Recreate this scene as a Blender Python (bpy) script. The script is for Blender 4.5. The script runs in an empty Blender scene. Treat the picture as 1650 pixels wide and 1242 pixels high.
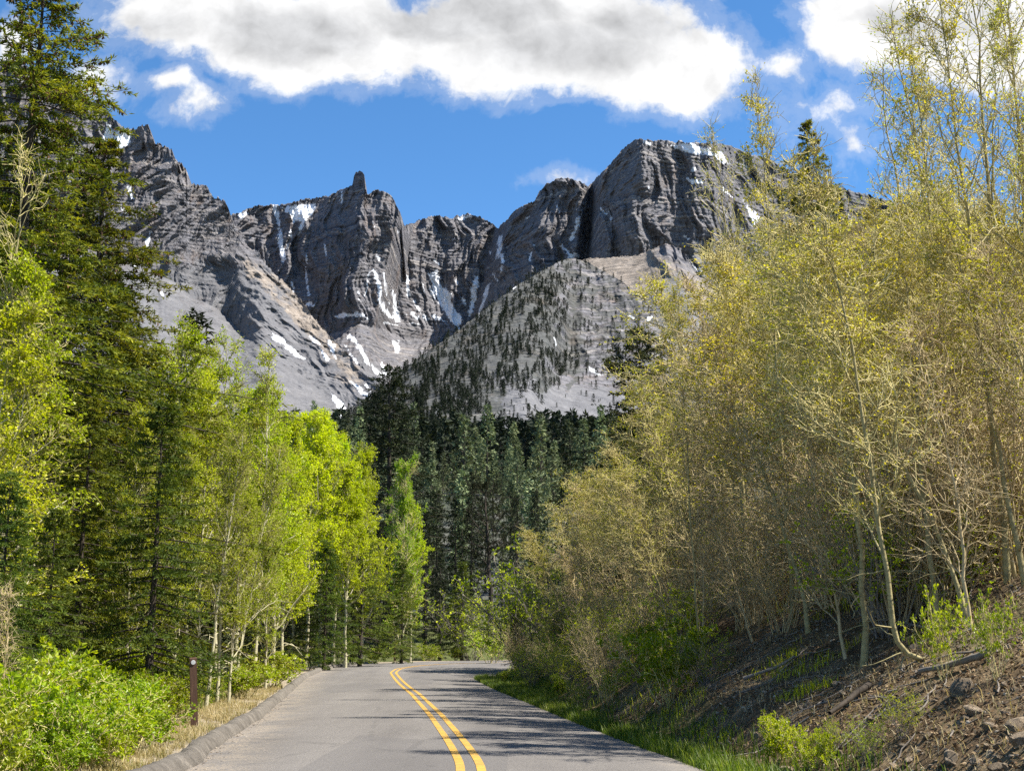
import bpy, math, random
import numpy as np
from mathutils import Vector, Matrix
R = math.radians
scene = bpy.context.scene
COL = scene.collection

# ------------------------------------------------------------------ camera geometry
F = 2000.0
PITCH = math.atan(419 / F)
CP, SP = math.cos(PITCH), math.sin(PITCH)
CAMZ = 1.5


def ray(x, y):
    a = (np.asarray(x, float) - 825) / F
    b = (621 - np.asarray(y, float)) / F
    return a, CP - SP * b, SP + CP * b


def at(x, y, Y):
    """world point seen at photo pixel x,y at forward distance Y"""
    a, c, s = ray(x, y)
    k = Y / c
    return a * k, Y, CAMZ + s * k


def road_z(Y):
    t = np.clip((np.asarray(Y, float) - 42) / 45, 0, 1)
    return 0.45 * t * t * (3 - 2 * t)


def on_road(x, y):
    a, c, s = ray(x, y)
    z = 0.0
    for _ in range(40):
        k = (z - CAMZ) / s
        z = 0.7 * z + 0.3 * float(road_z(c * k))
    k = (z - CAMZ) / s
    return (float(a * k), float(c * k))


# ------------------------------------------------------------------ numpy noise
_prng = np.random.RandomState(7)
_perm = _prng.permutation(256)
_perm = np.concatenate([_perm, _perm, _perm])
_grad = _prng.randn(256, 3)
_grad /= np.linalg.norm(_grad, axis=1, keepdims=True)


def perlin(x, y, z):
    x, y, z = np.broadcast_arrays(np.asarray(x, float), np.asarray(y, float), np.asarray(z, float))
    xi, yi, zi = np.floor(x).astype(int), np.floor(y).astype(int), np.floor(z).astype(int)
    xf, yf, zf = x - xi, y - yi, z - zi
    xi &= 255; yi &= 255; zi &= 255
    u = xf * xf * xf * (xf * (xf * 6 - 15) + 10)
    v = yf * yf * yf * (yf * (yf * 6 - 15) + 10)
    w = zf * zf * zf * (zf * (zf * 6 - 15) + 10)
    out = 0
    for dx in (0, 1):
        wx = u if dx else 1 - u
        for dy in (0, 1):
            wy = v if dy else 1 - v
            for dz in (0, 1):
                wz = w if dz else 1 - w
                g = _grad[_perm[_perm[_perm[xi + dx] + yi + dy] + zi + dz]]
                out = out + wx * wy * wz * (g[..., 0] * (xf - dx) + g[..., 1] * (yf - dy) + g[..., 2] * (zf - dz))
    return out * 1.5


def fbm(x, y, z, oct=4, gain=0.5, lac=2.03):
    s, a, f = 0, 1.0, 1.0
    for i in range(oct):
        s = s + a * perlin(np.asarray(x) * f + 17.3 * i, np.asarray(y) * f - 5.1 * i, np.asarray(z) * f + 9.7 * i)
        a *= gain
        f *= lac
    return s


def ridged(x, y, z, oct=4, gain=0.5, lac=2.07):
    s, a, f = 0, 1.0, 1.0
    for i in range(oct):
        s = s + a * (1 - 2 * np.abs(perlin(np.asarray(x) * f + 31.3 * i, np.asarray(y) * f + 5.1 * i, np.asarray(z) * f - 9.7 * i)))
        a *= gain
        f *= lac
    return s


def sstep(a, b, x):
    t = np.clip((np.asarray(x, float) - a) / (b - a), 0, 1)
    return t * t * (3 - 2 * t)


# ------------------------------------------------------------------ mesh helpers
def mesh_np(name, V, quads=None, tris=None, mats=(), midx=None, attrs=None, smooth=True):
    me = bpy.data.meshes.new(name)
    V = np.asarray(V, np.float32)
    me.vertices.add(len(V))
    me.vertices.foreach_set('co', V.ravel())
    q = np.zeros((0, 4), np.int32) if quads is None or len(quads) == 0 else np.asarray(quads, np.int32)
    t = np.zeros((0, 3), np.int32) if tris is None or len(tris) == 0 else np.asarray(tris, np.int32)
    nl = q.size + t.size
    me.loops.add(nl)
    me.loops.foreach_set('vertex_index', np.concatenate([q.ravel(), t.ravel()]).astype(np.int32))
    npoly = len(q) + len(t)
    me.polygons.add(npoly)
    tot = np.concatenate([np.full(len(q), 4, np.int32), np.full(len(t), 3, np.int32)])
    st = np.concatenate([[0], np.cumsum(tot)[:-1]]).astype(np.int32)
    me.polygons.foreach_set('loop_start', st)
    try:
        me.polygons.foreach_set('loop_total', tot)
    except Exception:
        pass
    for m in mats:
        me.materials.append(m)
    if midx is not None:
        me.polygons.foreach_set('material_index', np.asarray(midx, np.int32))
    sm = np.full(npoly, bool(smooth)) if np.isscalar(smooth) else np.asarray(smooth, bool)
    me.polygons.foreach_set('use_smooth', sm)
    if attrs:
        for k, v in attrs.items():
            a = me.attributes.new(k, 'FLOAT', 'POINT')
            a.data.foreach_set('value', np.asarray(v, np.float32).ravel())
    me.update(calc_edges=True)
    me.validate()
    return me


def link(name, me, parent=None, loc=None):
    o = bpy.data.objects.new(name, me)
    COL.objects.link(o)
    if parent is not None:
        o.parent = parent
    if loc is not None:
        o.location = loc
    return o


def tag(o, label=None, cat=None, group=None, kind=None):
    if label: o['label'] = label
    if cat: o['category'] = cat
    if group: o['group'] = group
    if kind: o['kind'] = kind
    return o


class MB:
    """collects tubes, leaves and solids and links them as one mesh"""
    def __init__(self):
        self.V, self.Q, self.M, self.A, self.S, self.n = [], [], [], [], [], 0

    def add(self, V, Q, mat=0, rnd=None, smooth=True):
        V = np.asarray(V, float).reshape(-1, 3)
        if len(V) == 0: return
        Q = np.asarray(Q, int).reshape(-1, 4)
        self.V.append(V)
        self.Q.append(Q + self.n)
        self.n += len(V)
        self.M.append(np.full(len(Q), mat))
        self.S.append(np.full(len(Q), smooth))
        self.A.append(np.zeros(len(V)) if rnd is None else np.broadcast_to(np.asarray(rnd, float), (len(V),)))

    def tubes(self, P, Rr, sides, mat=0, rnd=None):
        P = np.asarray(P, float)
        if P.ndim == 2:
            P = P[None]; Rr = np.asarray(Rr)[None]
        N, K, _ = P.shape
        if N == 0: return
        T = np.gradient(P, axis=1)
        T /= np.linalg.norm(T, axis=2, keepdims=True) + 1e-9
        ref = np.where(np.abs(T[:, :, 2:3]).max(1, keepdims=True) > 0.8, np.array([0.12, 1.0, 0]), np.array([0, 0, 1.0]))
        U = np.cross(T, np.broadcast_to(ref, T.shape))
        U /= np.linalg.norm(U, axis=2, keepdims=True) + 1e-9
        W = np.cross(T, U)
        an = np.arange(sides) * 2 * math.pi / sides
        ring = P[:, :, None, :] + Rr[:, :, None, None] * (np.cos(an)[None, None, :, None] * U[:, :, None, :] + np.sin(an)[None, None, :, None] * W[:, :, None, :])
        base = np.arange(N)[:, None, None] * K * sides
        k = np.arange(K - 1)[None, :, None] * sides
        j = np.arange(sides)[None, None, :]
        j2 = (j + 1) % sides
        a = base + k + j; b = base + k + j2; c = b + sides; d = a + sides
        Q = np.stack([a, b, c, d], -1).reshape(-1, 4)
        rn = None
        if rnd is not None:
            rn = np.repeat(np.broadcast_to(np.asarray(rnd, float), (N,)), K * sides)
        self.add(ring.reshape(-1, 3), Q, mat, rn)

    def leaves(self, P, D, L, Wd, rng, mat=0, rnd=None, fold=0.25, nrm=None):
        """one folded rhombic leaf per point, along D"""
        P = np.asarray(P, float); N = len(P)
        if N == 0: return
        D = D / (np.linalg.norm(D, axis=1, keepdims=True) + 1e-9)
        r = rng.normal(size=(N, 3)) if nrm is None else nrm
        S = np.cross(D, r); S /= np.linalg.norm(S, axis=1, keepdims=True) + 1e-9
        Nn = np.cross(S, D)
        L = np.broadcast_to(np.asarray(L, float), (N,))[:, None]
        Wd = np.broadcast_to(np.asarray(Wd, float), (N,))[:, None]
        v0 = P; v2 = P + D * L
        m = P + D * L * 0.45
        v1 = m + S * Wd * 0.5 + Nn * Wd * fold
        v3 = m - S * Wd * 0.5 + Nn * Wd * fold
        V = np.stack([v0, v1, v2, v3], 1).reshape(-1, 3)
        Q = np.arange(4 * N).reshape(N, 4)
        self.add(V, Q, mat, np.repeat(np.broadcast_to(np.asarray(rng.random(N) if rnd is None else rnd, float), (N,)), 4), smooth=False)

    def mesh(self, name, mats):
        return mesh_np(name, np.concatenate(self.V), np.concatenate(self.Q), None, mats, np.concatenate(self.M),
                       {'rnd': np.concatenate(self.A)}, np.concatenate(self.S))


# ------------------------------------------------------------------ material helpers
class NT:
    def __init__(self, name, world=None):
        if world is None:
            self.m = bpy.data.materials.new(name)
            self.m.use_nodes = True
            self.t = self.m.node_tree
        else:
            self.t = world.node_tree
        self.t.nodes.clear()

    def n(self, ty, ins=None, **kw):
        nd = self.t.nodes.new(ty)
        for k, v in kw.items():
            setattr(nd, k, v)
        for k, v in (ins or {}).items():
            self.put(nd.inputs[k], v)
        return nd

    def put(self, sock, v):
        if isinstance(v, bpy.types.NodeSocket):
            self.t.links.new(v, sock)
        elif isinstance(v, bpy.types.Node):
            self.t.links.new(v.outputs[0], sock)
        elif isinstance(v, (tuple, list)) and len(v) == 3 and sock.type == 'RGBA':
            sock.default_value = (*v, 1)
        else:
            sock.default_value = v

    def math(self, op, a, b=None, c=None, clamp=False):
        nd = self.t.nodes.new('ShaderNodeMath'); nd.operation = op; nd.use_clamp = clamp
        for i, v in enumerate((a, b, c)):
            if v is not None: self.put(nd.inputs[i], v)
        return nd.outputs[0]

    def mix(self, fac, a, b, blend='MIX'):
        nd = self.t.nodes.new('ShaderNodeMix'); nd.data_type = 'RGBA'; nd.blend_type = blend
        self.put(nd.inputs[0], fac); self.put(nd.inputs[6], a); self.put(nd.inputs[7], b)
        return nd.outputs[2]

    def ramp(self, fac, stops, interp='LINEAR'):
        nd = self.t.nodes.new('ShaderNodeValToRGB')
        cr = nd.color_ramp; cr.interpolation = interp
        while len(cr.elements) > 1: cr.elements.remove(cr.elements[-1])
        for i, (p, c) in enumerate(stops):
            e = cr.elements[0] if i == 0 else cr.elements.new(p)
            e.position = p
            e.color = (*c, 1) if isinstance(c, (tuple, list)) else (c, c, c, 1)
        self.put(nd.inputs[0], fac)
        return nd.outputs[0]

    def rng(self, v, a, b, c=0.0, d=1.0):
        nd = self.n('ShaderNodeMapRange', interpolation_type='SMOOTHSTEP')
        self.put(nd.inputs[0], v)
        for i, q in enumerate((a, b, c, d)): self.put(nd.inputs[i + 1], q)
        return nd.outputs[0]

    def noise(self, vec, scale, detail=4, rough=0.55, dist=0.0):
        nd = self.n('ShaderNodeTexNoise', {'Scale': scale, 'Detail': detail, 'Roughness': rough, 'Distortion': dist})
        if vec is not None: self.put(nd.inputs['Vector'], vec)
        return nd.outputs[0]

    def attr(self, name):
        return self.n('ShaderNodeAttribute', attribute_name=name).outputs['Fac']

    def pos(self):
        return self.n('ShaderNodeNewGeometry').outputs['Position']

    def obj(self):
        return self.n('ShaderNodeTexCoord').outputs['Object']

    def scaled(self, vec, s):
        nd = self.n('ShaderNodeVectorMath', operation='MULTIPLY'); self.put(nd.inputs[0], vec); nd.inputs[1].default_value = s
        return nd.outputs[0]

    def bump(self, h, strength, dist):
        nd = self.n('ShaderNodeBump', {'Strength': strength, 'Distance': dist}); self.put(nd.inputs['Height'], h)
        return nd.outputs[0]

    def out(self, color, rough=0.8, normal=None, spec=0.3, trans=None, tcol=None):
        b = self.n('ShaderNodeBsdfPrincipled', {'Base Color': color, 'Roughness': rough, 'Specular IOR Level': spec})
        if normal is not None: self.put(b.inputs['Normal'], normal)
        o = self.n('ShaderNodeOutputMaterial')
        sh = b.outputs[0]
        if trans:
            tr = self.n('ShaderNodeBsdfTranslucent', {'Color': tcol if tcol is not None else color})
            mx = self.n('ShaderNodeMixShader', {0: trans}); self.put(mx.inputs[1], sh); self.put(mx.inputs[2], tr.outputs[0])
            sh = mx.outputs[0]
        self.put(o.inputs[0], sh)
        return self.m


# ------------------------------------------------------------------ camera, light, sky
cam = bpy.data.cameras.new('camera')
cam.sensor_width = 36
cam.lens = 36 * F / 1650
cam.clip_start = 0.05
cam.clip_end = 20000
co = bpy.data.objects.new('camera', cam)
COL.objects.link(co)
co.location = (0, 0, CAMZ)
co.rotation_euler = (R(90) + PITCH, 0, 0)
scene.camera = co

SUN_AZ, SUN_EL = R(98), R(57)     # azimuth clockwise from the view direction
sv = Vector((math.sin(SUN_AZ) * math.cos(SUN_EL), math.cos(SUN_AZ) * math.cos(SUN_EL), math.sin(SUN_EL)))
sun = bpy.data.lights.new('sun', 'SUN')
sun.energy = 5.0
sun.angle = R(0.53)
sun.color = (1, 0.95, 0.86)
so = bpy.data.objects.new('sun', sun)
COL.objects.link(so)
so.rotation_euler = sv.to_track_quat('Z', 'Y').to_euler()
so.location = (40, 20, 60)

world = bpy.data.worlds.new('World')
scene.world = world
world.use_nodes = True


def make_sky():
    W = NT('w', world)
    sky = W.n('ShaderNodeTexSky', sky_type='NISHITA', sun_disc=False, sun_elevation=SUN_EL, sun_rotation=SUN_AZ,
              altitude=3000.0, air_density=1.0, dust_density=0.35, ozone_density=2.0)
    d = W.n('ShaderNodeTexCoord').outputs['Generated']
    sx = W.n('ShaderNodeSeparateXYZ', {0: d})
    dx, dy, dz = sx.outputs
    # bearing and height seen as tangents around the +Y heading
    dyc = W.math('MAXIMUM', W.math('ABSOLUTE', dy), 0.05)
    u = W.math('DIVIDE', dx, dyc)
    w = W.math('DIVIDE', dz, dyc)
    uv = W.n('ShaderNodeCombineXYZ', {0: u, 1: w, 2: 0.37})
    # domain warp
    wn = W.n('ShaderNodeTexNoise', {'Vector': uv.outputs[0], 'Scale': 5.5, 'Detail': 5.0, 'Roughness': 0.6})
    off = W.n('ShaderNodeVectorMath', operation='SUBTRACT'); W.put(off.inputs[0], wn.outputs['Color']); off.inputs[1].default_value = (.5, .5, .5)
    sc = W.n('ShaderNodeVectorMath', operation='SCALE'); W.put(sc.inputs[0], off.outputs[0]); sc.inputs['Scale'].default_value = 0.075
    uvw = W.n('ShaderNodeVectorMath', operation='ADD'); W.put(uvw.inputs[0], uv.outputs[0]); W.put(uvw.inputs[1], sc.outputs[0])
    sp = W.n('ShaderNodeSeparateXYZ', {0: uvw.outputs[0]})
    uu, ww = sp.outputs[0], sp.outputs[1]

    def blobs(lst, uu, ww):
        acc = None
        for (x, y, rx, ry, amp) in lst:
            a, c, s = ray(x, y)
            u0, w0 = float(a / c), float(s / c)
            k = 1.0 / F
            e = W.math('ADD', W.math('POWER', W.math('ABSOLUTE', W.math('DIVIDE', W.math('SUBTRACT', uu, u0), rx * k)), 2.0),
                       W.math('POWER', W.math('ABSOLUTE', W.math('DIVIDE', W.math('SUBTRACT', ww, w0), ry * k * 1.08)), 2.0))
            g = W.math('MULTIPLY', W.math('SUBTRACT', 1.0, W.math('SQRT', e)), amp)
            acc = g if acc is None else W.math('MAXIMUM', acc, g)
        return acc

    dens = blobs([(300, 20, 170, 105, 1), (520, 60, 270, 115, 1.2), (860, 60, 330, 120, 1.3), (1080, 110, 165, 85, 1.0), (700, -120, 900, 130, 1.4),
                  (1420, 40, 145, 100, 1.1), (1600, 30, 220, 150, 1.2), (325, 176, 60, 36, .42), (280, 150, 60, 26, .36), (150, 130, 60, 36, .26),
                  (1265, 110, 50, 30, .25), (930, 290, 60, 14, .22), (1375, 160, 60, 30, .17), (1320, 190, 60, 40, .12), (1375, 235, 50, 28, .17), (20, 90, 40, 60, .5)], uu, ww)
    f1 = W.n('ShaderNodeTexNoise', {'Vector': uv.outputs[0], 'Scale': 13.0, 'Detail': 9.0, 'Roughness': 0.62}).outputs[0]
    f2 = W.n('ShaderNodeTexNoise', {'Vector': uvw.outputs[0], 'Scale': 30.0, 'Detail': 7.0, 'Roughness': 0.65}).outputs[0]
    nn = W.math('ADD', W.math('MULTIPLY', W.math('SUBTRACT', f1, .5), 0.85), W.math('MULTIPLY', W.math('SUBTRACT', f2, .5), 0.75))
    den = W.math('ADD', dens, nn)
    cov = W.rng(den, -0.02, 0.34)
    thin = W.rng(den, -0.16, 0.05, 0.0, 0.16)
    cov = W.math('MAXIMUM', cov, thin)
    grey = blobs([(470, 55, 190, 70, 1.0), (760, 25, 230, 60, 1.1), (900, 80, 210, 60, .9), (1010, 45, 140, 60, .7), (1450, 45, 90, 45, .8), (1560, 20, 90, 60, .5), (250, 60, 90, 50, .5), (700, -150, 900, 150, 1.0)], uu, ww)
    puff = W.n('ShaderNodeTexNoise', {'Vector': uvw.outputs[0], 'Scale': 24.0, 'Detail': 7.0, 'Roughness': 0.58}).outputs[0]
    # billow light: compare noise with noise a step toward the sun
    sh = W.n('ShaderNodeVectorMath', operation='ADD'); W.put(sh.inputs[0], uvw.outputs[0]); sh.inputs[1].default_value = (0.010, 0.012, 0)
    p2 = W.n('ShaderNodeTexNoise', {'Vector': sh.outputs[0], 'Scale': 24.0, 'Detail': 7.0, 'Roughness': 0.58}).outputs[0]
    rel = W.math('MULTIPLY', W.math('SUBTRACT', puff, p2), 0.6)
    gm = W.rng(W.math('ADD', W.math('ADD', grey, W.math('MULTIPLY', W.math('SUBTRACT', f1, .5), 0.3)), 0.12), 0.0, 0.75)
    lit = W.math('ADD', W.math('SUBTRACT', 1.0, W.math('MULTIPLY', gm, 0.33)), rel)
    lit = W.math('MINIMUM', W.math('MAXIMUM', lit, 0.5), 1.06)
    ccol = W.mix(gm, (1.0, 1.0, 1.0), (0.97, 0.98, 1.0))
    cl = W.n('ShaderNodeVectorMath', operation='SCALE'); W.put(cl.inputs[0], ccol); W.put(cl.inputs['Scale'], W.math('MULTIPLY', lit, CLOUD))
    up = W.math('GREATER_THAN', dz, 0.0)
    skc = W.n('ShaderNodeHueSaturation', {'Hue': 0.497, 'Saturation': 1.22, 'Value': 1.05, 'Color': sky.outputs[0]}).outputs[0]
    col = W.mix(W.math('MULTIPLY', cov, up), skc, cl.outputs[0])
    bg = W.n('ShaderNodeBackground', {'Color': col, 'Strength': 0.095})
    o = W.n('ShaderNodeOutputWorld')
    W.put(o.inputs[0], bg.outputs[0])


CLOUD = 4.5
make_sky()
scene.view_settings.view_transform = 'Standard'
scene.view_settings.look = 'None'
scene.view_settings.exposure = 1.3
scene.view_settings.gamma = 1
scene.cycles.max_bounces = 6
scene.cycles.diffuse_bounces = 3
scene.cycles.glossy_bounces = 2
scene.cycles.transmission_bounces = 4
scene.cycles.transparent_max_bounces = 4
scene.cycles.use_denoising = False
scene.cycles.sample_clamp_indirect = 6.0
# ------------------------------------------------------------------ road layout (traced, then laid on the road surface)
def resample(P, n):
    P = np.asarray(P, float)
    d = np.r_[0, np.cumsum(np.linalg.norm(np.diff(P, axis=0), axis=1))]
    t = np.linspace(0, d[-1], n)
    return np.stack([np.interp(t, d, P[:, i]) for i in range(P.shape[1])], 1)


def smooth_line(P, n, it=6):
    Q = resample(P, n)
    for _ in range(it):
        Q[1:-1] = 0.25 * Q[:-2] + 0.5 * Q[1:-1] + 0.25 * Q[2:]
    return Q


LEpx = [(300, 1242), (341, 1203), (385, 1178), (426, 1150), (463, 1117), (490, 1093), (525, 1077), (590, 1069), (650, 1066.5)]
REpx = [(1140, 1242), (1017, 1198), (938, 1168), (870, 1140), (819, 1119), (762, 1092)]
CEpx = [(762, 1242), (736, 1200), (702, 1155), (669, 1120), (643, 1098), (633, 1085), (642, 1078.5), (675, 1073.5), (720, 1070.5)]
LE = [(-4.3, -40), (-4.3, 0), (-4.25, 8)] + [on_road(*p) for p in LEpx] + [(-3, 91), (8, 101), (24, 113), (60, 136), (120, 160)]
RE = [(4.2, -40), (3.6, 0), (2.9, 10)] + [on_road(*p) for p in REpx] + [(-1.5, 57), (0.8, 63), (5, 70), (13, 80), (32, 97), (66, 118), (126, 142)]
CE = [(0, -40), (-0.3, 0), (-0.36, 9)] + [on_road(*p) for p in CEpx] + [(3, 83), (10, 92), (28, 105), (63, 127), (123, 151)]
LE = smooth_line(LE, 420, 5)
RE = smooth_line(RE, 420, 5)
CE = smooth_line(CE, 420, 5)


def seg_dist(X, Y, L):
    """distance from points to polyline"""
    shp = np.shape(X)
    P = np.stack([np.ravel(X), np.ravel(Y)], 1)
    best = np.full(len(P), 1e9)
    for i in range(0, len(L) - 1, 2):
        a = L[i]; b = L[min(i + 2, len(L) - 1)]
        ab = b - a
        t = np.clip(((P - a) @ ab) / (ab @ ab + 1e-9), 0, 1)
        d = np.hypot(P[:, 0] - a[0] - t * ab[0], P[:, 1] - a[1] - t * ab[1])
        np.minimum(best, d, out=best)
    return best.reshape(shp)


def inside(X, Y, poly):
    X = np.asarray(X, float); Y = np.asarray(Y, float)
    r = np.zeros(X.shape, bool)
    n = len(poly)
    for i in range(n):
        x1, y1 = poly[i]; x2, y2 = poly[(i + 1) % n]
        if y1 == y2: continue
        c = ((y1 > Y) != (y2 > Y)) & (X < (x2 - x1) * (Y - y1) / (y2 - y1) + x1)
        r ^= c
    return r


RIGHT_POLY = np.concatenate([RE[::2], [(3000, 300), (3000, -300), (4.2, -300)]])
ROAD_POLY = np.concatenate([RE[::2], LE[::-2]])


def ground_z(X, Y, detail=True):
    X = np.asarray(X, float); Y = np.asarray(Y, float)
    dR = seg_dist(X, Y, RE); dL = seg_dist(X, Y, LE)
    inR = inside(X, Y, RIGHT_POLY); inRoad = inside(X, Y, ROAD_POLY)
    base = road_z(Y)
    # right bank: cut slope, easing off higher up
    d = np.maximum(dR - 0.7, 0)
    bank = 0.50 * d * sstep(0, 1.2, d)
    bank = np.where(bank > 9, 9 + (bank - 9) * 0.55, bank)
    bank = np.where(bank > 22, 22 + (bank - 22) * 0.12, bank)
    # left / outer side
    e = np.maximum(dL - 2.2, 0)
    near = 1 - sstep(62, 100, Y)
    left = -np.minimum(0.16 * e, 1.1) * near + (1 - near) * np.minimum(0.13 * np.maximum(dL - 5, 0), 9)
    far = np.maximum(Y - 128, 0)
    left = left + 0.183 * np.minimum(far, 560) * sstep(0, 60, far)
    bank = bank + 0.20 * np.minimum(far, 560) * sstep(0, 60, far) * 0
    out = np.where(inR, bank, left) + base
    n = 0.0
    if detail:
        amp = np.where(inR, sstep(0.8, 4, dR), sstep(1.5, 5, dL))
        n = amp * (0.28 * fbm(X / 4.2, Y / 4.2, 0.3, 3) + 0.09 * fbm(X / 0.9, Y / 0.9, 4.4, 3))
        n = n + amp * sstep(110, 260, Y) * (1.2 * fbm(X / 18, Y / 18, 2.2, 3) + 5 * fbm(X / 80, Y / 80, 7.2, 3))
    z = out + n
    z = np.where(inRoad, base - 0.06, z)
    edge = np.minimum(dR, dL)
    z = np.where(~inRoad & (edge < 0.35), base - 0.03, z)
    return z


def gz(x, y):
    return float(ground_z(np.array([x]), np.array([y]))[0])


def axis_lines(parts):
    out = []
    for a, b, s in parts:
        out.append(np.arange(a, b, s))
    return np.unique(np.round(np.concatenate(out), 4))


def geo_axis(a, b, s, g):
    v, st = a, s
    o = []
    while v < b:
        o.append(v); st *= g; v += st
    return np.array(o)


M = {}


def ground_material():
    n = NT('ground_soil')
    p = n.pos()
    soil = n.ramp(n.noise(p, 1.3, 8, 0.7), [(0.3, (0.050, 0.033, 0.017)), (0.5, (0.115, 0.078, 0.042)), (0.68, (0.28, 0.205, 0.115))])
    vor = n.n('ShaderNodeTexVoronoi', {'Vector': p, 'Scale': 11.0, 'Randomness': 1.0})
    st = n.math('MULTIPLY', n.rng(vor.outputs['Distance'], 0.42, 0.22), n.rng(n.noise(p, 2.2, 3), 0.48, 0.62))
    soil = n.mix(n.math('MULTIPLY', st, 0.75), soil, n.ramp(n.noise(p, 9, 2), [(0.35, (0.13, 0.10, 0.07)), (0.65, (0.36, 0.30, 0.22))]))
    green = n.ramp(n.noise(p, 3, 6, 0.7), [(0.3, (0.03, 0.045, 0.012)), (0.7, (0.10, 0.12, 0.03))])
    tan = n.ramp(n.noise(p, 6, 7, 0.7), [(0.3, (0.16, 0.125, 0.085)), (0.55, (0.30, 0.25, 0.18)), (0.75, (0.42, 0.37, 0.29))])
    rock = n.ramp(n.noise(p, 0.11, 10, 0.72), [(0.33, (0.035, 0.042, 0.03)), (0.5, (0.06, 0.065, 0.05)), (0.60, (0.10, 0.10, 0.09)), (0.78, (0.19, 0.18, 0.17))])
    c = n.mix(n.attr('green'), soil, green)
    c = n.mix(n.attr('tan'), c, tan)
    c = n.mix(n.attr('rocky'), c, rock)
    h = n.math('ADD', n.noise(p, 9, 8, 0.7), n.math('MULTIPLY', st, 0.3))
    return n.out(c, 0.95, n.bump(h, 0.9, 0.08), 0.15)


def build_ground():
    xs = np.concatenate([-geo_axis(22, 1500, 0.6, 1.06)[::-1], np.arange(-22, -9, 0.5), np.arange(-9, 14, 0.2), np.arange(14, 30, 0.5), geo_axis(30, 1800, 0.6, 1.06)])
    ys = np.concatenate([-geo_axis(4, 400, 1.0, 1.2)[::-1], np.arange(-3, 9, 0.6), np.arange(9, 40, 0.2), np.arange(40, 140, 0.55), geo_axis(140, 1500, 0.7, 1.016)])
    xs = np.unique(np.round(xs, 3)); ys = np.unique(np.round(ys, 3))
    X, Y = np.meshgrid(xs, ys)
    Z = ground_z(X, Y)
    nx, ny = len(xs), len(ys)
    i = np.arange(ny - 1)[:, None] * nx + np.arange(nx - 1)[None]
    Q = np.stack([i, i + 1, i + nx + 1, i + nx], -1).reshape(-1, 4)
    dR = seg_dist(X, Y, RE); dL = seg_dist(X, Y, LE)
    inR = inside(X, Y, RIGHT_POLY)
    nz = fbm(X / 1.1, Y / 1.1, 0.0, 3)
    green = np.where(inR, 1 - sstep(0.3, 0.9, dR + 0.5 * nz), sstep(1.4, 3.0, dL + .7 * nz) * 0.85)
    up = np.where(inR, sstep(0.0, 0.5, fbm(X / 3.1, Y / 3.1, 8.0, 3)) * 0.45, 0)
    green = np.maximum(green, up)
    tan = np.where(inR, 0, 1 - sstep(1.1, 2.6, dL + 0.7 * nz))
    rocky = sstep(115, 150, Y) * (~inR)
    me = mesh_np('ground', np.stack([X, Y, Z], -1).reshape(-1, 3), Q, None, [ground_material()], None,
                 {'green': green, 'tan': tan, 'rocky': rocky})
    tag(link('ground', me), kind='structure')


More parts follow.
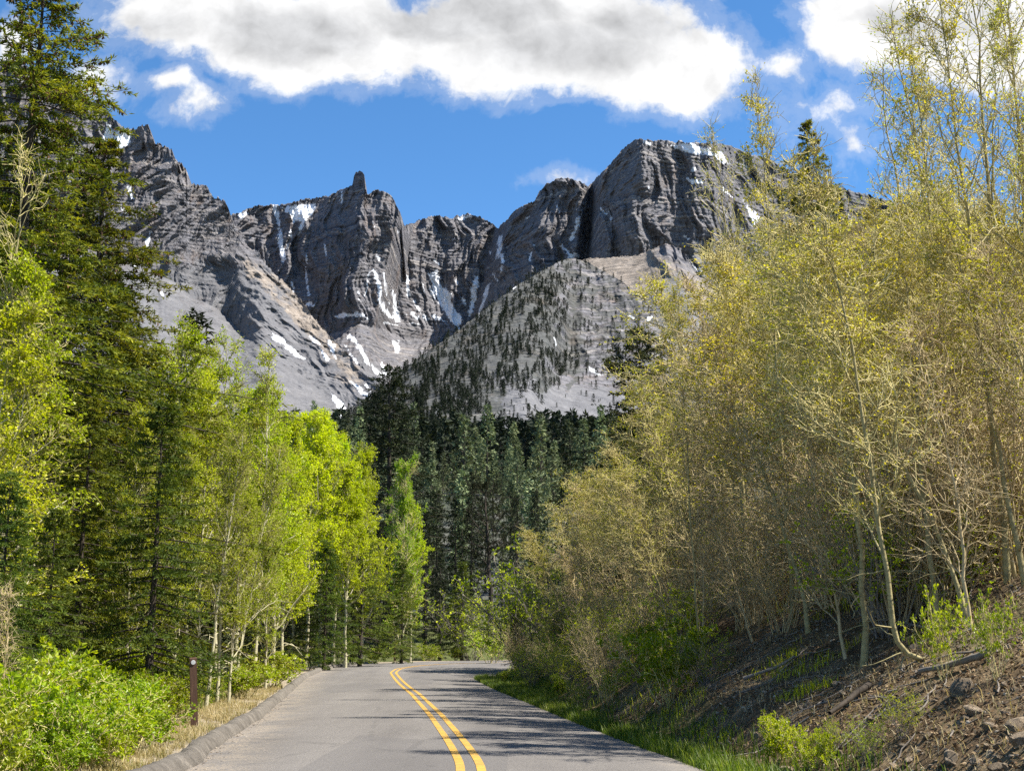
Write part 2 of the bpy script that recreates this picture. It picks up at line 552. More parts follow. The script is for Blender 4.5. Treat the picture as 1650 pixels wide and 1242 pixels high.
def build_road():
    n = NT('asphalt')
    p = n.pos()
    big = n.noise(p, 0.35, 4, 0.6)
    st = n.noise(n.scaled(p, (0.9, 0.10, 1)), 1.0, 4, 0.6)
    grain = n.noise(p, 70, 3, 0.75)
    vor = n.n('ShaderNodeTexVoronoi', {'Vector': p, 'Scale': 75.0})
    c = n.ramp(n.math('ADD', n.math('MULTIPLY', big, 0.45), n.math('MULTIPLY', st, 0.55)), [(0.3, (0.112, 0.102, 0.093)), (0.7, (0.165, 0.151, 0.137))])
    g = n.ramp(grain, [(0.3, 0.55), (0.5, 0.95), (0.72, 1.6)])
    c = n.mix(1.0, c, g, 'MULTIPLY')
    ws = n.ramp(vor.outputs['Color'], [(0.0, 0.72), (0.8, 1.15), (1.0, 1.5)])
    c = n.mix(0.75, c, ws, 'MULTIPLY')
    # lanes polished by tyres, and a darker seam of old patching
    tr = n.attr('track')
    c = n.mix(n.math('MULTIPLY', tr, n.rng(n.noise(n.scaled(p, (1.2, 0.18, 1)), 1.3, 4, .6), 0.25, 0.75, 0.15, 0.5)), c, n.mix(1.0, c, (0.72, 0.72, 0.73), 'MULTIPLY'))
    pt = n.n('ShaderNodeTexVoronoi', {'Vector': n.scaled(p, (0.55, 0.12, 1)), 'Scale': 1.0})
    c = n.mix(n.math('MULTIPLY', n.rng(n.n('ShaderNodeSeparateColor', {0: pt.outputs['Color']}).outputs[0], 0.80, 0.83), 0.35), c, (0.085, 0.080, 0.078))
    # scattered gravel washed to the edges
    e = n.attr('edge')
    gr = n.math('MULTIPLY', n.rng(n.noise(p, 26, 3, 0.8), 0.46, 0.60), n.math('MULTIPLY', e, n.rng(n.noise(p, 1.4, 3), 0.3, 0.6)))
    c = n.mix(gr, c, (0.30, 0.24, 0.17))
    crack = n.n('ShaderNodeTexVoronoi', {'Vector': n.scaled(p, (1, 0.35, 1)), 'Scale': 0.22}, feature='DISTANCE_TO_EDGE')
    cm = n.math('MULTIPLY', n.rng(n.math('ADD', crack.outputs['Distance'], n.math('MULTIPLY', n.math('SUBTRACT', n.noise(p, 1.2, 5, 0.7), .5), 0.09)), 0.006, 0.001), 0.22)
    c = n.mix(cm, c, (0.05, 0.047, 0.045))
    m = n.out(c, 0.88, n.bump(n.math('ADD', grain, n.math('MULTIPLY', vor.outputs['Distance'], .5)), 0.55, 0.012), 0.25)
    # rows between left edge, centre and right edge, matched along their length
    def knots(L):
        # parameter = arc length normalised piecewise at shared stations
        return L
    N = 420
    L2 = np.array(LE); C2 = np.array(CE); R2 = np.array(RE)
    cols = 33
    rows = []
    for t in np.linspace(0, 1, cols):
        if t <= 0.5: rows.append(L2 + (C2 - L2) * (t * 2))
        else: rows.append(C2 + (R2 - C2) * (t * 2 - 1))
    G = np.stack(rows, 1)
    X, Y = G[..., 0], G[..., 1]
    tt = np.abs(np.linspace(-1, 1, cols))[None, :] * np.ones((N, 1))
    Z = road_z(Y) + 0.05 * (1 - tt ** 2)
    V = np.stack([X, Y, Z], -1).reshape(-1, 3)
    i = np.arange(N - 1)[:, None] * cols + np.arange(cols - 1)[None]
    Q = np.stack([i, i + cols, i + cols + 1, i + 1], -1).reshape(-1, 4)
    Q = Q[:, ::-1]
    dl = seg_dist(X, Y, LE); dr = seg_dist(X, Y, RE)
    edge = np.maximum(1 - sstep(0.1, 1.3, dl), 0.6 * (1 - sstep(0.0, 0.6, dr)))
    tx = np.linspace(-1, 1, cols)[None, :] * np.ones((N, 1))
    track = np.maximum(np.exp(-((np.abs(tx) - 0.27) / 0.11) ** 2), np.exp(-((np.abs(tx) - 0.78) / 0.11) ** 2))
    me = mesh_np('road', V, Q, None, [m], None, {'edge': edge, 'track': track})
    tag(link('road', me), kind='structure')
    return G


def road_point_z(x, y):
    dl = seg_dist(np.array([x]), np.array([y]), LE)[0]; dr = seg_dist(np.array([x]), np.array([y]), RE)[0]
    t = abs(dl - dr) / (dl + dr)
    return float(road_z(y) + 0.05 * (1 - t ** 2))


def build_lines():
    n = NT('yellow_road_paint')
    p = n.pos()
    w = n.rng(n.math('ADD', n.math('MULTIPLY', n.noise(p, 42, 4, 0.8), .7), n.math('MULTIPLY', n.noise(p, 2.2, 4, 0.7), .3)), 0.38, 0.52)
    c = n.ramp(n.noise(p, 4, 4), [(0.3, (0.36, 0.20, 0.032)), (0.7, (0.50, 0.29, 0.05))])
    c = n.mix(n.math('SUBTRACT', 1.0, w), c, (0.22, 0.15, 0.07))
    m = n.out(c, 0.8, n.bump(n.noise(p, 70, 3, .75), 0.5, 0.01), 0.25)
    T = np.gradient(CE, axis=0); T /= np.linalg.norm(T, axis=1, keepdims=True)
    Nn = np.stack([T[:, 1], -T[:, 0]], 1)
    V, Q = [], []
    for off in (-0.125, 0.125):
        for s in (-0.055, 0.055):
            P = CE + Nn * (off + s)
            z = road_z(P[:, 1]) + 0.05 + 0.006
            V.append(np.c_[P, z])
    k = len(CE)
    for b in (0, 2):
        i = np.arange(k - 1)
        Q.append(np.stack([b * k + i, (b + 1) * k + i, (b + 1) * k + i + 1, b * k + i + 1], 1))
    tag(link('road_marking', mesh_np('road_marking', np.concatenate(V), np.concatenate(Q), None, [m])), kind='structure')


def build_kerb():
    n = NT('worn_asphalt_kerb')
    p = n.pos()
    c = n.ramp(n.noise(p, 3, 8, 0.7), [(0.3, (0.08, 0.070, 0.058)), (0.55, (0.15, 0.133, 0.112)), (0.75, (0.25, 0.222, 0.185))])
    c = n.mix(0.6, c, n.ramp(n.noise(p, 60, 3, .8), [(0.3, 0.6), (0.7, 1.35)]), 'MULTIPLY')
    c = n.mix(n.rng(n.attr('joint'), 0.3, 0.8), c, (0.018, 0.015, 0.012))
    m = n.out(c, 0.9, n.bump(n.noise(p, 12, 8, .8), 0.9, 0.05), 0.2)
    sel = (LE[:, 1] > 2) & (LE[:, 1] < 80)
    P = resample(LE[sel], 2200)
    T = np.gradient(P, axis=0); T /= np.linalg.norm(T, axis=1, keepdims=True)
    Nn = np.stack([-T[:, 1], T[:, 0]], 1)      # outward, to the left
    wob = fbm(P[:, 0] * 0.5, P[:, 1] * 0.5, 1.0, 3) * 0.05
    prof = [(-0.04, -0.08), (-0.03, 0.0), (0.0, 0.05), (0.045, 0.115), (0.085, 0.15), (0.14, 0.162), (0.20, 0.158), (0.25, 0.135), (0.30, 0.07), (0.33, 0.0), (0.36, -0.12)]
    crack_at = [d for d in (6.0, 10.2, 14.6, 15.6, 16.2, 19.6, 25.3, 33.1, 41.0, 52.0)]
    d = np.r_[0, np.cumsum(np.linalg.norm(np.diff(P, axis=0), axis=1))]
    dip = np.zeros(len(P))
    for cpos in crack_at:
        dip = np.maximum(dip, (0.5 + 0.5 * ((cpos * 7) % 1)) * (1 - np.clip(np.abs(d - cpos) / 0.15, 0, 1)))
    V = []
    for k, (o, h) in enumerate(prof):
        jit = fbm(P[:, 0] * 2.1 + k, P[:, 1] * 2.1, k * 0.7, 3) * 0.022
        q = P + Nn * (o + wob + jit - 0.03)[:, None]
        z = road_z(P[:, 1]) + h * (1 - 0.75 * dip * (h > 0)) + jit
        V.append(np.c_[q, z])
    k = len(P); Q = []
    i = np.arange(k - 1)
    for j in range(len(prof) - 1):
        Q.append(np.stack([j * k + i, (j + 1) * k + i, (j + 1) * k + i + 1, j * k + i + 1], 1))
    tag(link('kerb', mesh_np('kerb', np.concatenate(V), np.concatenate(Q)[:, ::-1], None, [m], None, {'joint': np.tile(dip, len(prof))})), kind='structure')


build_ground()
build_road()
build_lines()
build_kerb()
# ------------------------------------------------------------------ mountains
SNOW_POLY = [
 [(688,440),(705,434),(710,458),(727,473),(729,490),(748,515),(740,532),(722,515),(710,494),(697,468)],
 [(771,443),(772,460),(767,485),(758,511),(752,517),(756,494),(758,468),(765,445)],
 [(790,456),(786,477),(780,494),(771,509),(771,498),(780,473),(786,458)],
 [(949,320),(941,337),(934,362),(924,388),(915,388),(924,371),(932,345),(943,326)],
 [(917,392),(926,405),(939,415),(930,416),(920,401)],
 [(803,379),(809,379),(808,400),(806,412),(800,420),(797,418),(801,400)],
 [(1074,233),(1113,230),(1134,237),(1164,246),(1176,265),(1164,263),(1147,252),(1121,250),(1100,244),(1087,239)],
 [(1108,288),(1134,291),(1132,298),(1113,294)],
 [(1115,267),(1123,271),(1121,279),(1113,277)],
 [(1036,227),(1055,230),(1050,234),(1038,232)],
 [(1197,324),(1219,345),(1229,354),(1212,362),(1206,341)],
 [(1102,379),(1113,386),(1108,388)],
 [(1110,422),(1134,437),(1127,437),(1115,430)],
 [(563,534),(574,545),(587,570),(604,591),(620,610),(610,606),(591,585),(577,559),(557,545)],
 [(555,555),(572,577),(585,596),(574,587),(561,568)],
 [(633,549),(642,549),(644,562),(640,571),(635,562)],
 [(530,628),(540,636),(557,657),(560,668),(548,668),(540,652)],
 [(437,535),(450,540),(470,560),(490,578),(475,573),(455,557),(440,546)],
 [(527,545),(540,555),(541,577),(532,566)], [(497,538),(510,548),(520,557),(505,553)],
 [(505,675),(530,672),(552,664),(560,668),(545,678)], [(560,610),(580,622),(600,640),(585,640)],
 [(376,347),(408,334),(391,356)],
 [(450,333),(480,330),(510,326),(505,345),(490,360),(485,375),(478,380),(485,358),(470,362),(466,345),(455,340)],
 [(171,195),(190,212),(217,213),(203,238),(188,242),(178,228),(160,240)],
 [(946,588),(958,594),(970,606),(962,605),(950,597)], [(703,650),(709,660),(705,670),(701,662)],
]
SNOW_LINE = [
 [(608,412,3),(612,418,2)], [(594,440,2),(590,470,1.5),(587,478,1)], [(602,435,2),(612,462,3),(611,485,4),(620,500,4),(632,512,3)],
 [(632,468,2),(637,490,4),(640,515,5)], [(655,445,3),(658,475,4)], [(650,510,1),(664,505,3),(672,513,5)], [(668,485,2),(675,500,2),(688,515,3)],
 [(690,460,2),(700,480,3)], [(700,510,3),(720,520,3)], [(540,510,2),(560,508,4),(585,508,4)], [(497,490,3),(505,493,3)],
 [(443,334,4),(451,365,4),(453,400,4),(457,418,5)], [(494,403,1.5),(493,440,2),(499,480,1.5),(502,492,4)], [(551,309,2),(551,328,2)],
 [(243,375,2),(238,390,3),(236,410,2)], [(210,422,3),(217,428,2)], [(260,470,2),(262,476,2)], [(208,300,2),(212,320,2)],
 [(807,409,2),(811,424,3)], [(968,335,1),(984,354,1.5)], [(1040,300,1),(1046,303,1)], [(980,340,1),(986,352,1.5)],
 [(860,395,2),(853,420,1)], [(735,376,1.5),(730,385,2)], [(742,352,4),(760,348,3)], [(720,472,2),(716,486,2)], [(895,325,1.5),(900,345,1)],
 [(905,395,3),(920,412,3)], [(1190,262,2),(1210,272,2)], [(1160,300,1),(1180,318,1.5)], [(470,372,2),(462,400,1.5)], [(615,585,2),(622,606,2)],
 [(700,600,0.5),(701,610,0.5)], [(855,345,1.5),(850,352,1)],[(787,400,1),(790,408,2)],[(640,372,1),(646,380,1.5)],[(600,352,1),(604,372,1)],
 [(618,440,1.5),(622,470,1.5),(628,492,1)], [(648,418,1.5),(652,432,2)], [(576,470,1.5),(580,486,1)], [(680,455,1.5),(684,475,1.5)], [(660,520,1.5),(680,524,2)], [(735,450,1.5),(738,462,1)], [(700,420,1.5),(706,426,1)], [(745,480,1.5),(750,492,1)], [(812,425,1.5),(806,440,1)], [(795,440,1.5),(800,452,1.5)], [(830,460,1.5),(824,470,1)], [(620,520,1.5),(640,524,2)], [(580,505,2),(596,516,1.5)], [(560,455,1),(566,468,1)], [(470,455,1),(474,470,1)], [(523,395,1),(527,420,1)], [(590,620,2),(600,634,1.5)], [(515,560,1.5),(528,580,2)], [(1050,510,2),(1044,515,2)], [(1010,505,1),(1020,512,1.5)], [(893,545,1.5),(896,556,1)], [(190,330,1.5),(205,345,2)], [(1145,240,3),(1160,252,3)]]


def snow_field(x, y):
    """signed distance in traced units to the snow patches, positive inside"""
    shp = x.shape
    x = x.ravel(); y = y.ravel()
    best = np.full(x.shape, -30.0)

    def seg(px, py, a, b):
        ab = (b[0] - a[0], b[1] - a[1])
        t = np.clip(((px - a[0]) * ab[0] + (py - a[1]) * ab[1]) / (ab[0] ** 2 + ab[1] ** 2 + 1e-9), 0, 1)
        return np.hypot(px - a[0] - t * ab[0], py - a[1] - t * ab[1]), t
    for poly in SNOW_POLY:
        p = np.array(poly, float)
        s = np.where((x > p[:, 0].min() - 25) & (x < p[:, 0].max() + 25) & (y > p[:, 1].min() - 25) & (y < p[:, 1].max() + 25))[0]
        if len(s) == 0: continue
        px, py = x[s], y[s]
        d = np.full(len(s), 1e9)
        for i in range(len(p)):
            d = np.minimum(d, seg(px, py, p[i], p[(i + 1) % len(p)])[0])
        d = np.where(inside(px, py, p), d, -d)
        best[s] = np.maximum(best[s], d)
    for ln in SNOW_LINE:
        p = np.array(ln, float)
        s = np.where((x > p[:, 0].min() - 25) & (x < p[:, 0].max() + 25) & (y > p[:, 1].min() - 25) & (y < p[:, 1].max() + 25))[0]
        if len(s) == 0: continue
        px, py = x[s], y[s]
        for i in range(len(p) - 1):
            d, t = seg(px, py, p[i], p[i + 1])
            best[s] = np.maximum(best[s], p[i][2] + t * (p[i + 1][2] - p[i][2]) - d)
    return best.reshape(shp)


def rock_material():
    n = NT('mountain_rock')
    p = n.pos()
    sx = n.n('ShaderNodeSeparateXYZ', {0: p})
    z = sx.outputs[2]
    wig = n.math('MULTIPLY', n.noise(n.scaled(p, (0.006, 0.006, 0.006)), 1.0, 5, 0.6), 60)
    zz = n.math('ADD', z, wig)
    layer = n.n('ShaderNodeTexNoise', {'Scale': 1.0, 'Detail': 5.0, 'Roughness': 0.75}, noise_dimensions='1D')
    n.put(layer.inputs['W'], n.math('MULTIPLY', zz, 0.085))
    lay = layer.outputs[0]
    blot = n.noise(n.scaled(p, (0.01, 0.01, 0.004)), 1.0, 8, 0.68)
    fine = n.noise(p, 0.08, 6, 0.7)
    cliff = n.ramp(n.math('ADD', n.math('MULTIPLY', lay, 0.68), n.math('MULTIPLY', blot, 0.32)),
                   [(0.34, (0.040, 0.041, 0.048)), (0.42, (0.100, 0.099, 0.110)), (0.475, (0.185, 0.178, 0.187)), (0.515, (0.095, 0.092, 0.098)), (0.565, (0.170, 0.160, 0.162)), (0.66, (0.29, 0.264, 0.245))])
    cliff = n.mix(0.8, cliff, n.ramp(fine, [(0.3, 0.55), (0.5, 1.0), (0.7, 1.55)]), 'MULTIPLY')
    rust = n.rng(n.noise(n.scaled(p, (0.02, 0.02, 0.012)), 1.0, 6, 0.7), 0.52, 0.72)
    cliff = n.mix(n.math('MULTIPLY', rust, 0.45), cliff, (0.20, 0.135, 0.095))
    tal = n.ramp(n.noise(p, 0.03, 9, 0.75), [(0.3, (0.095, 0.095, 0.101)), (0.55, (0.150, 0.148, 0.154)), (0.75, (0.22, 0.213, 0.210))])
    tal = n.mix(0.6, tal, n.ramp(n.noise(p, 0.2, 4, 0.75), [(0.3, 0.75), (0.7, 1.25)]), 'MULTIPLY')
    c = n.mix(n.rng(n.math('ADD', n.attr('talus'), n.math('MULTIPLY', n.math('SUBTRACT', fine, .5), .9)), 0.3, 0.7), cliff, tal)
    pale = n.ramp(n.noise(p, 0.06, 8, 0.75), [(0.32, (0.12, 0.10, 0.083)), (0.55, (0.27, 0.228, 0.19)), (0.75, (0.40, 0.345, 0.295))])
    pn = n.math('ADD', n.math('MULTIPLY', n.math('SUBTRACT', blot, .5), 1.5), n.math('SUBTRACT', fine, .5))
    c = n.mix(n.rng(n.math('ADD', n.attr('pale'), pn), 0.38, 0.72), c, pale)
    # woods and scrub
    wood = n.ramp(n.noise(p, 0.2, 6, 0.7), [(0.3, (0.012, 0.016, 0.010)), (0.7, (0.04, 0.048, 0.026))])
    wm = n.rng(n.math('ADD', n.attr('wood'), n.math('MULTIPLY', n.math('SUBTRACT', n.noise(p, 0.05, 8, 0.8), .5), 1.8)), 0.45, 0.62)
    c = n.mix(n.math('MULTIPLY', wm, 0.5), c, wood)
    # snow with crisp ragged rims
    sn = n.math('ADD', n.math('SUBTRACT', n.attr('snow'), 0.8), n.math('ADD', n.math('MULTIPLY', n.math('SUBTRACT', n.noise(p, 0.04, 4, 0.65), .5), 15.0), n.math('MULTIPLY', n.math('SUBTRACT', n.noise(p, 0.16, 3, 0.6), .5), 6.0)))
    sm = n.rng(sn, -0.9, 1.3)
    c = n.mix(sm, c, n.ramp(n.noise(p, 0.05, 5, .7), [(0.3, (0.56, 0.57, 0.59)), (0.6, (0.70, 0.72, 0.76))]))
    h = n.math('ADD', n.math('MULTIPLY', lay, 1.6), n.math('MULTIPLY', fine, 1.2))
    st = n.math('MULTIPLY', n.math('SUBTRACT', 1.0, sm), 0.75)
    b = n.n('ShaderNodeBump', {'Distance': 5.0}); n.put(b.inputs['Height'], h); n.put(b.inputs['Strength'], st)
    return n.out(c, 0.95, b.outputs[0], 0.1)


ROCK = rock_material()


def pl(x, pts):
    pts = np.array(pts, float)
    return np.interp(x, pts[:, 0], pts[:, 1])


def massif(name, xr, sky, foot, Ds, Df, g, disp, classes, jag=1.5, nx=700, ny=300, x_slant=0.0):
    xs = np.linspace(xr[0], xr[1], nx)
    ys = pl(xs, sky)
    yf = pl(xs, foot)
    # depth follows a softened crest so that turrets do not comb the face below
    kw = max(int(26 * nx / (xr[1] - xr[0])), 3)
    ker = np.hanning(2 * kw + 3); ker /= ker.sum()
    y0 = np.convolve(np.pad(ys, kw + 1, mode='edge'), ker, 'valid')
    ys = ys + jag * 1.5 * blocky(fbm(xs / 8.0, 0.5, 0.2, 4, 0.7), 3.0, .6) - jag * 0.8 * np.maximum(ridged(xs / 14.0, 3.5, 0.2, 2) - 0.7, 0)
    yf = pl(xs, foot)
    t = np.linspace(0, 1, ny)[:, None]
    dec = np.exp(-t * 9) * (1 - t)
    y = y0[None] + (np.maximum(yf - y0, 2))[None] * t + (ys - y0)[None] * dec
    x = xs[None] * np.ones_like(t)
    ts = np.clip((y - y0[None]) / np.maximum(yf - y0, 2)[None], 0, 1)
    D = g(x, y, ts, pl(xs, Ds)[None], pl(xs, Df)[None])
    a, c, s = ray(x, y)
    k = D / c
    P = (a * k, D, CAMZ + s * k)
    dd = disp(x, y, t, P)
    D = D - dd
    k = D / c
    V = np.stack([a * k, D, CAMZ + s * k], -1)
    # the far side falls away behind the ridge
    back = []
    ridge = V[0]
    for i, (dy, dz) in enumerate([(1400, -900), (700, -420), (300, -150), (120, -48), (40, -12)]):
        q = ridge.copy()
        q[:, 1] += dy; q[:, 2] += dz * (1 + 0.15 * fbm(xs / 40, i, 0.3, 2))
        q[:, 2] = np.maximum(q[:, 2], -60)
        back.append(q)
    V = np.concatenate([np.stack(back), V], 0)
    nb = len(back)
    cl = classes(x, y, t, P)
    cl['snow'] = snow_field(x, y) if 'nosnow' not in cl else np.full(x.shape, -30.0)
    cl.pop('nosnow', None)
    at = {}
    for kk, v in cl.items():
        v = np.broadcast_to(v, x.shape)
        at[kk] = np.concatenate([np.repeat(v[:1] * 0 + (-30 if kk == 'snow' else 0), nb, 0), v], 0)
    ny2 = ny + nb
    i = np.arange(ny2 - 1)[:, None] * nx + np.arange(nx - 1)[None]
    Q = np.stack([i, i + nx, i + nx + 1, i + 1], -1).reshape(-1, 4)
    me = mesh_np(name, V.reshape(-1, 3), Q, None, [ROCK], None, at)
    tag(link(name, me), kind='structure')
    return V, ny2, nx


def blocky(v, k=2.2, m=0.6):
    q = v * k
    f = np.floor(q)
    return (1 - m) * v + m * (f + sstep(0.35, 0.65, q - f)) / k


def strata(z, X, amp, per=17.0):
    q = (z + 14 * fbm(X / 160, z / 200, 3.3, 3)) / per
    f = q - np.floor(q)
    hh = perlin(np.floor(q) * 3.7, 0.3, X / 90)
    return amp * (sstep(0.0, 0.25, f) * (1 - sstep(0.7, 1.0, f))) * (0.6 + 1.2 * hh)


HEAD_SKY = [(60,150),(150,165),(368,352),(375,347),(395,338),(410,332),(440,330),(470,327),(500,320),(530,316),(545,308),(560,303),(568,298),(570,284),(574,277),(582,277),(587,283),(588,300),(592,312),(600,309),(615,307),(625,312),(635,322),(645,345),(652,364),(670,358),(690,350),(710,348),(722,352),(735,350),(748,346),(760,345),(772,350),(785,355),(795,362),(803,368),(815,355),(825,345),(838,336),(850,328),(862,325),(868,312),(880,298),(895,289),(905,286),(915,288),(925,290),(935,292),(948,303),(952,298),(965,282),(985,262),(1000,245),(1015,230),(1025,224),(1045,226),(1080,228),(1120,230),(1165,233),(1190,240),(1210,250),(1240,258),(1270,275),(1310,295),(1350,303),(1400,315),(1450,330),(1520,345),(1650,380),(1800,420)]


def head_D(x, y, t, Ds, Df):
    # piers stepping forward of recessed bays, seen along the wall
    off = pl(x + (y - 350) * 0.25 * np.exp(-((x - 700) / 260.0) ** 2), [(340, -60), (372, 0), (440, 30), (520, -30), (580, -150), (640, -130), (672, 90), (740, 160), (800, 200), (822, 40), (870, -40), (935, -20), (950, 70), (966, -90), (1030, -190), (1150, -170), (1185, -60), (1300, 40), (1800, 80)])
    wall = sstep(0, 1, t) * 0.0 + t
    e = np.where(t < 0.55, 0.13 * t / 0.55, 0.13 + 0.87 * (t - 0.55) / 0.45)
    return Ds + off * (1 - 0.75 * sstep(0.35, 0.9, t)) + (Df - Ds) * e


def head_disp(x, y, t, P):
    X, D, z = P
    cl = 1 - 0.8 * sstep(0.55, 0.85, t)
    wx = X + 40 * fbm(X / 150, z / 150, 5.0, 3)
    r = 25 * ridged(wx / 120, z / 420, 1.0, 3) + 17 * blocky(ridged(wx / 36, z / 170, 2.0, 3), 2.6, .7) + 7 * blocky(ridged(wx / 14, z / 80, 3.0, 3), 2.4, .7) + 2.0 * fbm(X / 8, z / 8, 3.0, 3)
    return cl * (r + strata(z, X, 2.2, 8.5)) + (1 - cl) * (10 * ridged((X + 0.5 * z) / 60, z / 300, 2.0, 3) + 3 * fbm(X / 14, z / 14, 6.0, 3))


def head_cls(x, y, t, P):
    n = fbm(x / 30, y / 30, 0.0, 3)
    foot = pl(x, [(300, 420), (420, 500), (520, 560), (640, 590), (720, 560), (860, 450), (1000, 420), (1100, 384), (1200, 400), (1400, 420), (1800, 480)])
    tal = sstep(-10, 30, y - foot + 20 * n)
    top = (1 - sstep(0, 40, y - pl(x, HEAD_SKY))) * sstep(1090, 1180, x) * 0.8
    fl = perlin(x / 4.2, y / 3.0, 0.5)
    return {'talus': np.maximum(tal, top), 'pale': 0 * x, 'wood': 0 * x}


V_head = massif('mountain', (60, 1800), HEAD_SKY, [(60, 640), (500, 720), (700, 700), (900, 620), (1000, 560), (1200, 560), (1800, 620)],
       [(60, 2500), (370, 2550), (700, 2600), (1000, 2450), (1200, 2500), (1800, 2900)], [(60, 2000), (600, 1850), (800, 1900), (1100, 2000), (1800, 2200)],
       head_D, head_disp, head_cls, jag=2.0, nx=1150, ny=330)

# left buttress with its long scree apron
LEFT_SKY = [(-200,60),(60,110),(120,140),(150,165),(165,175),(185,195),(200,205),(215,210),(222,204),(238,204),(245,222),(252,235),(268,238),(276,240),(282,255),(292,262),(300,272),(302,295),(310,297),(318,295),(325,300),(332,298),(340,312),(348,322),(362,325),(368,340),(371,352),(378,365),(388,372),(395,392),(402,400),(415,405),(425,420),(440,440),(455,450),(466,462),(480,480),(500,505),(520,530),(545,556),(575,585),(600,607),(620,622),(640,650),(660,680)]


def left_D(x, y, t, Ds, Df):
    k = 0.07 + 0.16 * sstep(360, 430, x)
    e = np.where(t < 0.4, k * t / 0.4, k + (1 - k) * (t - 0.4) / 0.6)
    return Ds + (Df - Ds) * e


def left_disp(x, y, t, P):
    X, D, z = P
    scree = pl(x, [(-200, 480), (230, 490), (330, 545), (420, 570), (470, 590), (540, 640), (600, 665), (660, 690)]) + 14 * fbm(x / 22, 0.5, 0.3, 3)
    cl = 1 - sstep(-60, 12, y - scree)
    cl = cl * (1 - 0.35 * sstep(400, 450, y)) * (1 - 0.45 * sstep(375, 430, x))
    wx = X + 30 * fbm(X / 120, z / 120, 5.5, 3)
    r = 30 * ridged((wx - 0.35 * z) / 95, z / 400, 1.5, 3) + 14 * blocky(ridged((wx - 0.3 * z) / 30, z / 150, 2.5, 3), 2.6, .7) + 5 * blocky(ridged((wx - .3 * z) / 12, z / 60, 3.2, 3), 2.4, .7) + 2.5 * fbm(X / 8, z / 11, 3.5, 3)
    dg = sstep(368, 420, x) * (1 - sstep(30, 120, y - scree))
    rib = 11 * ridged((z + 0.95 * X) / 42 + 0.4 * fbm(X / 60, z / 60, 2.0, 2), (X - z) / 260, 7.0, 3, 0.55) + 6 * ridged(X / 24, z / 24, 8.0, 3)
    out = cl * (r + strata(z, X, 1.8, 8.0))
    out = out * (1 - dg) + dg * rib
    return out + (1 - cl) * (1 - 0.7 * dg) * (1.1 * ridged((z + 0.9 * X) / 26, (z - X) / 500, 2.0, 2) + 0.35 * fbm(X / 9, z / 9, 6.0, 2))


def left_cls(x, y, t, P):
    n = fbm(x / 26, y / 26, 0.0, 3)
    scree = pl(x, [(-200, 450), (230, 440), (330, 530), (420, 545), (470, 560), (540, 620), (600, 650), (660, 690)])
    tal = sstep(-25, 15, y - scree + 26 * n)
    tal = np.maximum(tal, 0.62 * sstep(395, 440, y + 15 * n + 0 * x))
    d = y - pl(x, LEFT_SKY)
    pale = sstep(365, 395, x) * (1 - sstep(20, 85, d + 25 * n)) * (1 - sstep(560, 640, x)) * sstep(395, 425, y)
    pale = 0.62 * pale
    pale = np.maximum(pale, 0.72 * np.exp(-((y - (x * 1.02 + 22 + 10 * n)) / 17.0) ** 2) * sstep(380, 400, x) * (1 - sstep(570, 630, x)))
    return {'talus': tal, 'pale': pale, 'wood': 0 * x}


massif('mountain_ridge', (-200, 660), LEFT_SKY, [(-200, 760), (300, 760), (660, 800)],
       [(-200, 2020), (150, 2050), (370, 2100), (480, 2050), (660, 1700)], [(-200, 900), (300, 1000), (660, 1250)],
       left_D, left_disp, left_cls, jag=3.2, nx=760, ny=420)

# brown spur behind the wooded hill
SPUR_SKY = [(880,440),(930,420),(960,416),(1000,414),(1030,411),(1045,404),(1060,398),(1072,394),(1084,395),(1098,402),(1108,412),(1114,428),(1122,444),(1140,452),(1200,480),(1400,560)]


def spur_cls(x, y, t, P):
    n = fbm(x / 22, y / 22, 0.0, 3)
    dk = sstep(1040, 1075, x) * (1 - sstep(1105, 1125, x)) * (1 - sstep(25, 50, y - pl(x, SPUR_SKY)))
    return {'talus': 1 - dk, 'pale': np.clip(0.78 * (1 - dk) * (1 - sstep(30, 90, y - pl(x, SPUR_SKY) + 20 * n)) + 0.45 * dk, 0, 1), 'wood': 0 * x}


def spur_disp(x, y, t, P):
    X, D, z = P
    dk = sstep(1035, 1065, x) * (1 - sstep(1110, 1130, x)) * (1 - sstep(30, 60, y - pl(x, SPUR_SKY)))
    return dk * (22 * ridged(X / 26, z / 90, 1.0, 3)) + 3 * ridged((X - z) / 40, z / 200, 3.0, 3) + 1.5 * fbm(X / 9, z / 9, 1.0, 3)


massif('mountain_spur', (880, 1400), SPUR_SKY, [(880, 640), (1400, 720)], [(880, 1750), (1060, 1620), (1400, 1500)], [(880, 1150), (1400, 1000)],
       lambda x, y, t, Ds, Df: Ds + (Df - Ds) * t, spur_disp, spur_cls, jag=1.5, nx=420, ny=200)

# wooded hill in front
HILL_SKY = [(380,800),(440,740),(500,702),(530,682),(560,666),(600,640),(640,602),(680,573),(740,531),(790,491),(840,456),(880,433),(905,419),(925,416),(945,422),(975,438),(1000,452),(1022,470),(1042,488),(1056,505),(1075,538),(1110,580),(1150,620),(1250,700)]


def hill_disp(x, y, t, P):
    X, D, z = P
    cl = sstep(900, 945, x + 0.2 * (y - 420)) * (1 - sstep(600, 650, y)) * (1 - sstep(1050, 1100, x))
    r = 14 * ridged(X / 60, z / 200, 1.7, 3) + 6 * ridged(X / 18, z / 60, 2.7, 3) + strata(z, X, 1.3, 7.0)
    return cl * r + (1 - cl) * (10 * ridged((X + z) / 70, (z - X) / 200, 4.0, 3) + 3.5 * fbm(X / 9, z / 9, 1.0, 3))


